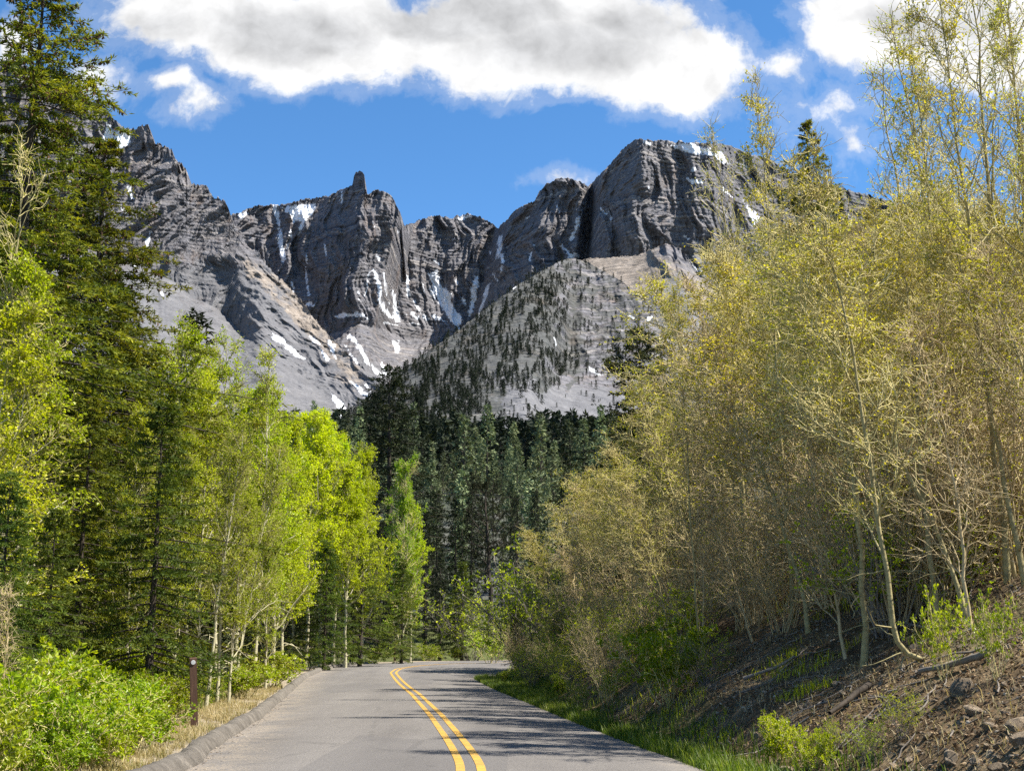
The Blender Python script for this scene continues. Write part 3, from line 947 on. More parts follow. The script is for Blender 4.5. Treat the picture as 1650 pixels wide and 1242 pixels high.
def hill_D(x, y, t, Ds, Df):
    wall = sstep(905, 950, x + 0.25 * (y - 420))
    tw = np.where(t < 0.6, 0.40 * t / 0.6, 0.40 + 0.60 * (t - 0.6) / 0.4)
    return Ds + (Df - Ds) * (t * (1 - wall) + tw * wall) + 55 * np.sin(np.clip((x - 900) / 60, -1, 2.6))


def hill_cls(x, y, t, P):
    n = fbm(x / 24, y / 24, 0.0, 4)
    cl = sstep(915, 945, x + 0.2 * (y - 420)) * (1 - sstep(600, 640, y)) * (1 - sstep(1050, 1100, x))
    scree = sstep(600, 640, y + 0.15 * np.abs(x - 870) + 30 * n) * sstep(770, 830, x + 40 * n)
    wood = np.clip(0.72 * (1 - sstep(870, 950, x + 60 * n)) + 0.24 - 0.7 * scree, 0, 1)
    band = 0.30 * cl
    return {'talus': np.clip(0.40 - cl * 0.9 + 0.4 * scree + 0.25 * n, 0, 1), 'pale': 0.20 * scree, 'wood': np.clip(wood + band, 0, 1)}


V_hill, hill_ny, hill_nx = massif('wooded_hill', (380, 1250), HILL_SKY, [(380, 840), (700, 720), (1000, 700), (1250, 760)],
       [(380, 700), (500, 860), (640, 1050), (920, 1330), (1050, 1200), (1250, 1000)], [(380, 560), (700, 640), (1000, 680), (1250, 640)],
       hill_D, hill_disp, hill_cls, jag=1.0, nx=620, ny=230)
# ------------------------------------------------------------------ plant materials
def leaf_material(name, stops, trans=0.4, tboost=(1.25, 1.2, 0.6), rough=0.55, spec=0.25, var=0.25):
    n = NT(name)
    oi = n.n('ShaderNodeObjectInfo')
    r = n.attr('rnd')
    c = n.ramp(r, stops)
    v = n.rng(oi.outputs['Random'], 0, 1, 1 - var, 1 + var)
    hs = n.n('ShaderNodeHueSaturation', {'Color': c, 'Value': v, 'Saturation': 1.0,
             'Hue': n.math('ADD', 0.5, n.math('MULTIPLY', n.math('SUBTRACT', n.math('FRACT', n.math('MULTIPLY', oi.outputs['Random'], 7.31)), .5), 0.03))})
    tc = n.mix(1.0, hs.outputs[0], tboost, 'MULTIPLY')
    return n.out(hs.outputs[0], rough, None, spec, trans, tc)


def bark_material(name, stops, scale=6.0, stretch=(1, 1, 0.25), marks=False):
    n = NT(name)
    p = n.obj()
    q = n.scaled(p, stretch)
    c = n.ramp(n.noise(q, scale, 6, 0.7), stops)
    if marks:
        # dark scars round the pale bark
        mk = n.rng(n.noise(n.scaled(p, (3, 3, 9)), 1.6, 5, 0.75), 0.60, 0.68)
        c = n.mix(n.math('MULTIPLY', mk, 0.85), c, (0.035, 0.03, 0.025))
    return n.out(c, 0.85, n.bump(n.noise(q, scale * 3, 5, 0.7), 0.6, 0.02), 0.15)


M_aspen_bark = bark_material('pale_aspen_bark', [(0.3, (0.26, 0.235, 0.14)), (0.6, (0.50, 0.46, 0.30))], 4, (1, 1, 1.6), True)
M_dull_bark = bark_material('dull_aspen_bark', [(0.3, (0.17, 0.145, 0.07)), (0.6, (0.38, 0.32, 0.155))], 4, (1, 1, 1.6), True)
M_twig = bark_material('tan_twig_bark', [(0.3, (0.32, 0.265, 0.105)), (0.6, (0.62, 0.53, 0.24))], 3)
M_ytwig = bark_material('olive_twig_bark', [(0.3, (0.16, 0.145, 0.04)), (0.6, (0.34, 0.31, 0.10))], 3)
M_redtwig = bark_material('pinkish_twig_bark', [(0.3, (0.27, 0.205, 0.105)), (0.6, (0.54, 0.43, 0.24))], 3)
M_spruce_bark = bark_material('grey_brown_spruce_bark', [(0.3, (0.025, 0.020, 0.015)), (0.6, (0.075, 0.060, 0.046))], 6)
M_deadtwig = bark_material('grey_dead_twig', [(0.3, (0.10, 0.085, 0.07)), (0.6, (0.22, 0.19, 0.16))], 3)
M_spruce = leaf_material('spruce_needles', [(0.0, (0.012, 0.024, 0.005)), (0.35, (0.055, 0.080, 0.009)), (0.62, (0.18, 0.20, 0.014)), (1.0, (0.44, 0.40, 0.025))], 0.3, (1.3, 1.2, .5), 0.6, 0.15, 0.2)
M_young = leaf_material('young_spruce_needles', [(0.0, (0.018, 0.034, 0.008)), (0.45, (0.070, 0.105, 0.014)), (1.0, (0.22, 0.24, 0.022))], 0.3, (1.3, 1.2, .5), 0.6, 0.15, 0.15)
M_brown = leaf_material('brown_cones', [(0.0, (0.05, 0.028, 0.014)), (1.0, (0.17, 0.095, 0.045))], 0.1, (1.2, 1, .8), 0.7, 0.2, 0.1)
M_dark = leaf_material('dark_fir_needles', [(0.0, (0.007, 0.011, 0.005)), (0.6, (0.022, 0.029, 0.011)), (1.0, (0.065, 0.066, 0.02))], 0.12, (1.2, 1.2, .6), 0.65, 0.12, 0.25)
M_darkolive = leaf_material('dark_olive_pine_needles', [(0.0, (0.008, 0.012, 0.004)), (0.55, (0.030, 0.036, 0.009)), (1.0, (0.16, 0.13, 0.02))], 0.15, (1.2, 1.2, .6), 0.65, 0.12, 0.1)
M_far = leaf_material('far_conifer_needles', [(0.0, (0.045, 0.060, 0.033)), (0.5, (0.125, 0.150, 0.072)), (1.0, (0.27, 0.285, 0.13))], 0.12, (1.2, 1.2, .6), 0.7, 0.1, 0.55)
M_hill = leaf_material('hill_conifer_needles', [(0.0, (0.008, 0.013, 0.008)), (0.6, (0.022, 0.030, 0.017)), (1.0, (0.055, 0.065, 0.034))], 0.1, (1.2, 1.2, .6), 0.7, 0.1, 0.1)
M_bright = leaf_material('bright_new_aspen_leaves', [(0.0, (0.15, 0.20, 0.004)), (0.5, (0.42, 0.47, 0.007)), (1.0, (0.64, 0.65, 0.02))], 0.5, (1.2, 1.35, .35), 0.45, 0.3, 0.16)
M_vivid = leaf_material('vivid_green_aspen_leaves', [(0.0, (0.07, 0.16, 0.006)), (0.5, (0.19, 0.34, 0.012)), (1.0, (0.38, 0.50, 0.02))], 0.5, (1.3, 1.3, .35), 0.45, 0.3, 0.1)
M_mid = leaf_material('green_aspen_leaves', [(0.0, (0.12, 0.155, 0.005)), (0.5, (0.34, 0.37, 0.009)), (1.0, (0.58, 0.57, 0.025))], 0.45, (1.2, 1.35, .4), 0.45, 0.35, 0.2)
M_olive = leaf_material('small_olive_spring_leaves', [(0.0, (0.17, 0.175, 0.016)), (0.5, (0.38, 0.375, 0.036)), (0.88, (0.56, 0.53, 0.07)), (1.0, (0.42, 0.29, 0.07))], 0.45, (1.3, 1.2, .45), 0.5, 0.3, 0.2)
M_shrub = leaf_material('bright_shrub_leaves', [(0.0, (0.10, 0.16, 0.006)), (0.5, (0.25, 0.33, 0.010)), (1.0, (0.46, 0.50, 0.03))], 0.5, (1.3, 1.3, .35), 0.4, 0.4, 0.15)
M_grass = leaf_material('verge_grass_blades', [(0.0, (0.04, 0.07, 0.008)), (0.6, (0.10, 0.15, 0.014)), (1.0, (0.24, 0.25, 0.06))], 0.45, (1.2, 1.3, .4), 0.5, 0.3, 0.1)
M_dry = leaf_material('dry_grass_blades', [(0.0, (0.17, 0.19, 0.05)), (0.3, (0.30, 0.26, 0.11)), (0.7, (0.46, 0.39, 0.20)), (1.0, (0.62, 0.55, 0.34))], 0.35, (1.2, 1.1, .7), 0.6, 0.25, 0.1)


# ------------------------------------------------------------------ growth helpers
def unit(v):
    return v / (np.linalg.norm(v, axis=-1, keepdims=True) + 1e-9)


def along(P, Rr, pid, t):
    K = P.shape[1]
    f = np.clip(t, 0, 0.999) * (K - 1)
    i = f.astype(int); w = (f - i)[:, None]
    p = P[pid, i] * (1 - w) + P[pid, i + 1] * w
    tan = unit(P[pid, i + 1] - P[pid, i])
    r = Rr[pid, i] * (1 - w[:, 0]) + Rr[pid, i + 1] * w[:, 0]
    return p, tan, r


def grow(rng, P, Rr, pid, t, ang, L, segs, wob=0.15, up=0.0, rf=0.6, rmin=0.004, az=None, taper=0.3):
    """children of the polylines P at parameter t; returns their points and radii"""
    p, tan, r = along(P, Rr, pid, t)
    n = len(p)
    az = rng.random(n) * 2 * math.pi if az is None else az
    ref = np.where(np.abs(tan[:, 2:3]) > 0.95, np.array([[1.0, 0, 0]]), np.array([[0, 0, 1.0]]))
    u = unit(np.cross(tan, ref)); v = np.cross(tan, u)
    d = np.cos(ang)[:, None] * tan + np.sin(ang)[:, None] * (np.cos(az)[:, None] * u + np.sin(az)[:, None] * v)
    pts = [p]
    step = (L / segs)[:, None]
    for k in range(segs):
        d = unit(d + rng.normal(size=(n, 3)) * wob + np.array([0, 0, 1.0]) * up)
        p = p + d * step
        pts.append(p)
    C = np.stack(pts, 1)
    r0 = np.maximum(r * rf, rmin)
    CR = np.maximum(r0[:, None] * np.linspace(1, taper, segs + 1)[None], rmin * 0.6)
    return C, CR


def spread_children(rng, npar, lo, hi, a, b):
    k = rng.integers(lo, hi + 1, npar)
    pid = np.repeat(np.arange(npar), k)
    t = a + (b - a) * rng.random(len(pid))
    return pid, t


def trunk_line(rng, H, r0, K=14, wander=0.02, lean=(0, 0), hook=None, top=0.12):
    z = np.linspace(0, 1, K) ** 0.9
    w = np.cumsum(rng.normal(size=(K, 2)) * wander * H / K * 2, axis=0)
    w -= w[0]
    x = w[:, 0] + lean[0] * H * z ** 1.5; y = w[:, 1] + lean[1] * H * z ** 1.5
    P = np.stack([x, y, z * H], 1)
    if hook:      # base sweeps out from the slope before turning up
        hx, hh = hook
        n = 6
        a = np.linspace(0, math.pi / 2, n)
        arc = np.stack([hx * (1 - np.sin(a)), 0 * a, hh * (1 - np.cos(a))], 1)
        arc[:, 0] = hx - hx * np.sin(a)
        arc[:, 2] += 0.5 * arc[:, 0]
        P = P.copy(); P[:, 2] = hh + P[:, 2] * (H - hh) / H
        P = np.concatenate([arc[:-1], P], 0)
    Rr = r0 * (1 - z * (1 - top))
    if hook: Rr = np.concatenate([np.full(5, r0), Rr])
    else: Rr[0] = r0 * 1.25
    return P[None], Rr[None]


def make_aspen(seed, H=9.0, r0=0.07, start=0.25, nprim=26, plen=2.2, nsec=(4, 7), ntw=(2, 4), leafn=(2, 4), lsize=0.05, lean=(0, 0), hook=None, low=0.0, clump=-0.08,
               bark=None, twig=None, leaf=None, ang=(0.6, 1.0), up=0.10, wander=0.02, gnarl=0.2, dead=0, side=0.0, tmin=0.0068):
    rng = np.random.default_rng(seed)
    tr, trr = trunk_line(rng, H, r0, 14, wander, lean, hook)
    T = MB(); C = MB()
    T.tubes(tr, trr, 7, 0)
    t = start + (0.985 - start) * (np.arange(nprim) + rng.random(nprim)) / nprim
    prof = np.clip(1.15 - 0.85 * ((t - start) / (1 - start)) ** 1.2, 0.22, 1) * (0.55 + 0.6 * rng.random(nprim))
    az = np.arange(nprim) * 2.4 + rng.normal(size=nprim) * 0.5
    a = ang[0] + (ang[1] - ang[0]) * rng.random(nprim)
    P1, R1 = grow(rng, tr, trr, np.zeros(nprim, int), t, a, plen * prof, 7, gnarl * 0.8, up, 0.55, 0.010, az)
    if side:
        P1[:, :, 0] -= side * (np.linspace(0, 1, 8)[None] ** 1.5) * plen * prof[:, None] * 0.5
    T.tubes(P1, R1, 5, 0)
    if dead:     # bare stubs on the lower stem
        td = 0.05 + (start + 0.15) * rng.random(dead)
        Pd, Rd = grow(rng, tr, trr, np.zeros(dead, int), td, np.full(dead, 1.3), 0.5 + 0.9 * rng.random(dead), 5, 0.25, 0.0, 0.3, 0.006)
        T.tubes(Pd, Rd, 4, 0)
    pid, tt = spread_children(rng, nprim, nsec[0], nsec[1], 0.22, 0.98)
    L2 = plen * prof[pid] * (0.25 + 0.35 * rng.random(len(pid))) * (1.1 - 0.5 * tt)
    P2, R2 = grow(rng, P1, R1, pid, tt, 0.55 + 0.5 * rng.random(len(pid)), L2, 5, gnarl, up * 0.7, 0.65, tmin * 1.3)
    C.tubes(P2, R2, 4, 0)
    pid3, t3 = spread_children(rng, len(P2), ntw[0], ntw[1], 0.25, 1.0)
    L3 = 0.14 + 0.30 * rng.random(len(pid3))
    P3, R3 = grow(rng, P2, R2, pid3, t3, 0.5 + 0.6 * rng.random(len(pid3)), L3, 3, gnarl * 1.2, up * 0.5, 0.7, tmin)
    C.tubes(P3, R3, 3, 0)
    if leafn[1] > 0:
        for PP, RR, mult in ((P3, R3, 1.0), (P2, R2, 1.0)):
            lp, lt = spread_children(rng, len(PP), int(leafn[0] * mult), max(int(leafn[1] * mult), 1), 0.25, 1.0)
            p, tan, _ = along(PP, RR, lp, lt)
            if low:      # lower twigs still bare
                kp = rng.random(len(p)) < np.clip((p[:, 2] / H - low) * 2.2, 0.04, 1)
                p, tan = p[kp], tan[kp]
            d = unit(tan * 0.5 + rng.normal(size=p.shape) * 0.8 + np.array([0, 0, -0.25]))
            p = p + d * (0.01 + 0.04 * rng.random((len(p), 1)))
            if clump is not None:     # leaves gather in sprays with gaps between
                kp = perlin(p[:, 0] * 1.35 + seed, p[:, 1] * 1.35, p[:, 2] * 1.35) + 0.25 * rng.normal(size=len(p)) > clump
                p, d = p[kp], d[kp]
            s = lsize * (0.65 + 0.6 * rng.random(len(p)))
            # clump shade: neighbouring leaves share a tone
            cl = 0.5 + 0.45 * perlin(p[:, 0] * 1.2, p[:, 1] * 1.2, p[:, 2] * 1.2)
            C.leaves(p, d, s, s * 0.8, rng, 1, np.clip(0.55 * cl + 0.5 * rng.random(len(p)), 0, 1))
    return T.mesh('trunk', [bark or M_aspen_bark]), C.mesh('crown', [twig or M_twig, leaf or M_mid]), H


def make_conifer(seed, H=18.0, r0=0.22, start=0.06, nb=190, Lmax=2.6, droop=0.35, ntw=(9, 14), blades=12, bl=0.09, bw=0.022, leaf=None, shape=0.85, brown=0.0,
                 irr=0.35, gap=0.0, dead=0, bare_low=0.0, flat=False, topr=0.15, clump=0.0, pads=None):
    rng = np.random.default_rng(seed)
    tr, trr = trunk_line(rng, H, r0, 16, 0.008, top=0.04)
    T = MB(); C = MB()
    T.tubes(tr, trr, 8, 0)
    u = (np.arange(nb) + rng.random(nb)) / nb
    t = start + (0.995 - start) * u ** 0.92
    prof = np.clip((1 - (t - start) / (1.0 - start)) ** shape, 0, 1) * Lmax * (1 - irr + 2 * irr * rng.random(nb) * 0.85) + topr
    low = np.clip((t - start) / 0.10, 0.35, 1)
    prof = prof * low
    if clump:
        prof *= np.clip(1 + clump * perlin(t * 22, 0.5, seed * 0.37) * 1.6, 0.35, 1.5)
    keep = rng.random(nb) > gap
    t, prof = t[keep], prof[keep]
    n = len(t)
    az = np.arange(n) * 2.399 + rng.normal(size=n) * 0.4
    # bough shape: out, sagging, tips lifting
    K = 7
    s = np.linspace(0, 1, K)[None]
    p0, tan, rr = along(tr, trr, np.zeros(n, int), t)
    drp = droop * (1 - 0.75 * (t[:, None])) * (0.7 + 0.6 * rng.random((n, 1)))
    rise = 0.25 * t[:, None] ** 2 * (1 if not flat else 0.2)
    out = prof[:, None] * s
    zz = prof[:, None] * (rise * s - drp * s ** 1.3 + 0.55 * drp * np.clip(s - 0.55, 0, 1) ** 1.6 * 1.6)
    wv = 0.06 * prof[:, None] * np.cumsum(rng.normal(size=(n, K)), 1) * s
    B = np.stack([p0[:, 0:1] + np.cos(az)[:, None] * out - np.sin(az)[:, None] * wv, p0[:, 1:2] + np.sin(az)[:, None] * out + np.cos(az)[:, None] * wv, p0[:, 2:3] + zz], -1)
    BR = np.clip(0.008 + 0.008 * prof, 0.006, 0.034)[:, None] * np.linspace(1, 0.25, K)[None]
    T.tubes(B, BR, 4, 0)
    if dead:
        td = 0.02 + (start + 0.22) * rng.random(dead)
        Pd, Rd = grow(rng, tr, trr, np.zeros(dead, int), td, np.full(dead, 1.45), 0.6 + 1.2 * rng.random(dead), 5, 0.18, -0.05, 0.2, 0.008)
        T.tubes(Pd, Rd, 3, 0)
    # twigs to both sides in the bough plane, hanging a little
    pid = np.repeat(np.arange(n), rng.integers(ntw[0], ntw[1] + 1, n))
    tt = 0.10 + 0.9 * rng.random(len(pid)) ** 0.8
    p, tn, _ = along(B, BR, pid, tt)
    sgn = np.where(rng.random(len(pid)) < 0.5, -1, 1)[:, None]
    sd = np.cross(tn, np.array([0, 0, 1.0])); sd = unit(sd) * sgn
    dirt = unit(tn * (0.55 + 0.4 * rng.random((len(pid), 1))) + sd * 0.9 + np.array([0, 0, -1.0]) * (droop * 0.9 * rng.random((len(pid), 1))) + rng.normal(size=p.shape) * 0.12)
    tl = np.clip(prof[pid] * (0.42 - 0.25 * tt) * (0.6 + 0.7 * rng.random(len(pid))), 0.10, 0.95)
    tip = tt > 0.9
    dirt[tip] = unit(tn[tip] + rng.normal(size=(tip.sum(), 3)) * 0.1)
    sag = np.array([0, 0, -0.18 * droop])
    P3 = np.stack([p, p + (dirt * 0.5 + sag * 0.3) * tl[:, None], p + (dirt + sag) * tl[:, None]], 1)
    nb_ = np.maximum((blades * np.clip(tl / 0.45, 0.35, 1.6)).astype(int), 3)
    bp = np.repeat(np.arange(len(P3)), nb_)
    bt = rng.random(len(bp))
    q, tq, _ = along(P3, np.ones(P3.shape[:2]), bp, bt)
    d = unit(tq * 0.75 + rng.normal(size=q.shape) * 0.62 + np.array([0, 0, 0.12]))
    tw = rng.random(len(P3))[bp]
    if pads is not None:      # needles gather in pads with dark gaps between
        kp = perlin(q[:, 0] * 1.0 + seed, q[:, 1] * 1.0, q[:, 2] * 1.25) + 0.12 * rng.normal(size=len(q)) > pads
        q, d, tw, bt = q[kp], d[kp], tw[kp], bt[kp]
    cl = 0.5 + 0.5 * perlin(q[:, 0] * 0.9, q[:, 1] * 0.9, q[:, 2] * 0.9)
    rnd = np.clip(0.52 * cl - 0.08 + 0.30 * rng.random(len(q)) + 0.28 * tw + 0.12 * (bt - 0.5), 0, 1)
    sz = bl * (0.7 + 0.6 * rng.random(len(q)))
    C.leaves(q, d, sz, bw * (0.8 + 0.5 * rng.random(len(q))), rng, 0, rnd, 0.15)
    if brown:
        m = (q[:, 2] > H * 0.55) & (rng.random(len(q)) < brown * np.clip((q[:, 2] / H - 0.5) * 2.2, 0, 1)) 
        cq = q[m]
        C.leaves(cq, unit(rng.normal(size=cq.shape) * 0.4 + np.array([0, 0, -1.0])), 0.11, 0.05, rng, 1, None, 0.4)
    return T.mesh('trunk', [M_spruce_bark]), C.mesh('crown', [leaf or M_spruce, M_brown]), H


def make_pine(seed, H=14.0, r0=0.28, leaf=None, start=0.45, nprim=26, plen=3.6, lean=(0, 0)):
    """old open pine: bare lower trunk, upswept limbs with needle tufts"""
    rng = np.random.default_rng(seed)
    tr, trr = trunk_line(rng, H, r0, 14, 0.03, lean, top=0.15)
    T = MB(); C = MB()
    T.tubes(tr, trr, 8, 0)
    t = start + (0.98 - start) * (np.arange(nprim) + rng.random(nprim)) / nprim
    prof = np.sin(np.clip((t - start) / (1 - start), 0, 1) * 2.5 + 0.55) * (0.7 + 0.5 * rng.random(nprim))
    P1, R1 = grow(rng, tr, trr, np.zeros(nprim, int), t, 0.9 + 0.5 * rng.random(nprim), plen * np.clip(prof, .25, 1), 7, 0.14, 0.10, 0.4, 0.02, np.arange(nprim) * 2.4)
    T.tubes(P1, R1, 5, 0)
    nd = 14
    Pd, Rd = grow(rng, tr, trr, np.zeros(nd, int), 0.15 + (start - 0.1) * rng.random(nd), np.full(nd, 1.3), 0.8 + 1.8 * rng.random(nd), 6, 0.22, -0.04, 0.25, 0.012)
    T.tubes(Pd, Rd, 4, 0)
    pid, tt = spread_children(rng, nprim, 7, 10, 0.2, 1.0)
    P2, R2 = grow(rng, P1, R1, pid, tt, 0.5 + 0.6 * rng.random(len(pid)), 0.5 + 0.9 * rng.random(len(pid)), 4, 0.2, 0.10, 0.6, 0.008)
    C.tubes(P2, R2, 3, 0)
    p3, t3 = spread_children(rng, len(P2), 4, 7, 0.3, 1.0)
    P3, R3 = grow(rng, P2, R2, p3, t3, 0.5 + 0.5 * rng.random(len(p3)), 0.2 + 0.3 * rng.random(len(p3)), 2, 0.2, 0.12, 0.6, 0.005)
    lp, lt = spread_children(rng, len(P3), 14, 20, 0.0, 1.0)
    q, tq, _ = along(P3, R3, lp, lt)
    d = unit(tq * 0.7 + rng.normal(size=q.shape) * 0.6 + np.array([0, 0, 0.2]))
    C.leaves(q, d, 0.13 * (0.7 + 0.6 * rng.random(len(q))), 0.035, rng, 1, np.clip(0.5 * rng.random(len(q)) + 0.5 * rng.random(len(P3))[lp], 0, 1), 0.15)
    return T.mesh('trunk', [M_spruce_bark]), C.mesh('crown', [M_spruce_bark, leaf or M_dark]), H


def make_shrub(seed, H=1.2, W=0.8, nst=16, leaf=None, twig=None, lsize=0.055, nleaf=2600, tw=(3, 6), dense=True, r=0.010):
    rng = np.random.default_rng(seed)
    C = MB(); S = MB()
    az = rng.random(nst) * 2 * math.pi
    base = np.stack([np.cos(az) * W * 0.25 * rng.random(nst), np.sin(az) * W * 0.25 * rng.random(nst), -0.05 * np.ones(nst)], 1)
    sp = 0.2 + 0.8 * rng.random(nst)
    d = unit(np.stack([np.cos(az) * sp * W / H, np.sin(az) * sp * W / H, np.ones(nst)], 1))
    pts = [base]; p = base
    for k in range(6):
        d = unit(d + rng.normal(size=d.shape) * 0.13 + np.array([0, 0, 0.04]))
        p = p + d * (H / 6 * (0.75 + 0.35 * rng.random((nst, 1))))
        pts.append(p)
    P1 = np.stack(pts, 1); R1 = np.full(nst, r)[:, None] * np.linspace(1, 0.35, 7)[None]
    S.tubes(P1, R1, 4, 0)
    pid, t = spread_children(rng, nst, tw[0] + 2, tw[1] + 3, 0.25, 1.0)
    P2, R2 = grow(rng, P1, R1, pid, t, 0.5 + 0.6 * rng.random(len(pid)), H * (0.15 + 0.22 * rng.random(len(pid))), 4, 0.2, 0.06, 0.6, 0.005)
    S.tubes(P2, R2, 3, 0)
    pid3, t3 = spread_children(rng, len(P2), 2, 4, 0.3, 1.0)
    P3, R3 = grow(rng, P2, R2, pid3, t3, 0.6 + 0.6 * rng.random(len(pid3)), H * (0.06 + 0.10 * rng.random(len(pid3))), 2, 0.2, 0.05, 0.7, 0.004)
    S.tubes(P3, R3, 3, 0)
    if nleaf:
        lp = rng.integers(0, len(P3), nleaf); lt = 0.2 + 0.8 * rng.random(nleaf)
        q, tq, _ = along(P3, R3, lp, lt)
        d = unit(tq * 0.5 + rng.normal(size=q.shape) * 0.7 + np.array([0, 0, 0.1]))
        nrm = rng.normal(size=q.shape) * 0.9
        q = q + d * 0.015
        s = lsize * (0.6 + 0.7 * rng.random(nleaf))
        cl = 0.5 + 0.45 * perlin(q[:, 0] * 2.5, q[:, 1] * 2.5, q[:, 2] * 2.5)
        C.leaves(q, d, s, s * 0.72, rng, 0, np.clip(0.5 * cl + 0.5 * rng.random(nleaf), 0, 1))
    return S.mesh('stems', [twig or M_twig]), (C.mesh('foliage', [leaf or M_shrub]) if nleaf else None), H


def plant(name, proto, x, y, z, H, rz=0.0, label=None, cat='tree', group=None, lean=(0.0, 0.0), wide=1.0, crown='crown', trunk='trunk'):
    """a plant: an empty at its foot with stem and foliage meshes under it"""
    a, b, h0 = proto
    e = bpy.data.objects.new(name, None)
    COL.objects.link(e)
    e.location = (x, y, z)
    e.rotation_euler = (lean[1], lean[0], rz)
    s = H / h0
    e.scale = (s * wide, s * wide, s)
    e.empty_display_size = 0.3
    tag(e, label, cat, group)
    for nm, me in ((trunk, a), (crown, b)):
        if me is None: continue
        c = bpy.data.objects.new(nm, me)
        COL.objects.link(c)
        c.parent = e
    return e
# ------------------------------------------------------------------ far woods
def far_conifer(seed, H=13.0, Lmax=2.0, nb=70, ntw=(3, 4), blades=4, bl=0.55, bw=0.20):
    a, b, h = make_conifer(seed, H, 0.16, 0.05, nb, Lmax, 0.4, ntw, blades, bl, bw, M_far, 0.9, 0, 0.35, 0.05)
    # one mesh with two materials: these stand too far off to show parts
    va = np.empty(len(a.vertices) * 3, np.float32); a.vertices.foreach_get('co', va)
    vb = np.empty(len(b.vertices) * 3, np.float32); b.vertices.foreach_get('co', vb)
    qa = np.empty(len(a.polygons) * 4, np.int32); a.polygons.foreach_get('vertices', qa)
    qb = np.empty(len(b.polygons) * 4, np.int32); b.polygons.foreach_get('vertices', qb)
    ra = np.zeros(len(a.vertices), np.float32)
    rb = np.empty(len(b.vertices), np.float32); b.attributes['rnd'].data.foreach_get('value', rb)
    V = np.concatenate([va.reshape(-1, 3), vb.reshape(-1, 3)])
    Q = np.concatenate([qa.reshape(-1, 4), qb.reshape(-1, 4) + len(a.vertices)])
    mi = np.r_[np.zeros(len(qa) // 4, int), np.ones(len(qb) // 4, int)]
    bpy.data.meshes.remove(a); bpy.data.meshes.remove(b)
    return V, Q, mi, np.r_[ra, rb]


def px_of(X, Y, Z):
    dz = Z - CAMZ
    dep = CP * Y + SP * dz
    return 825 + F * X / dep, 621 - F * (CP * dz - SP * Y) / dep


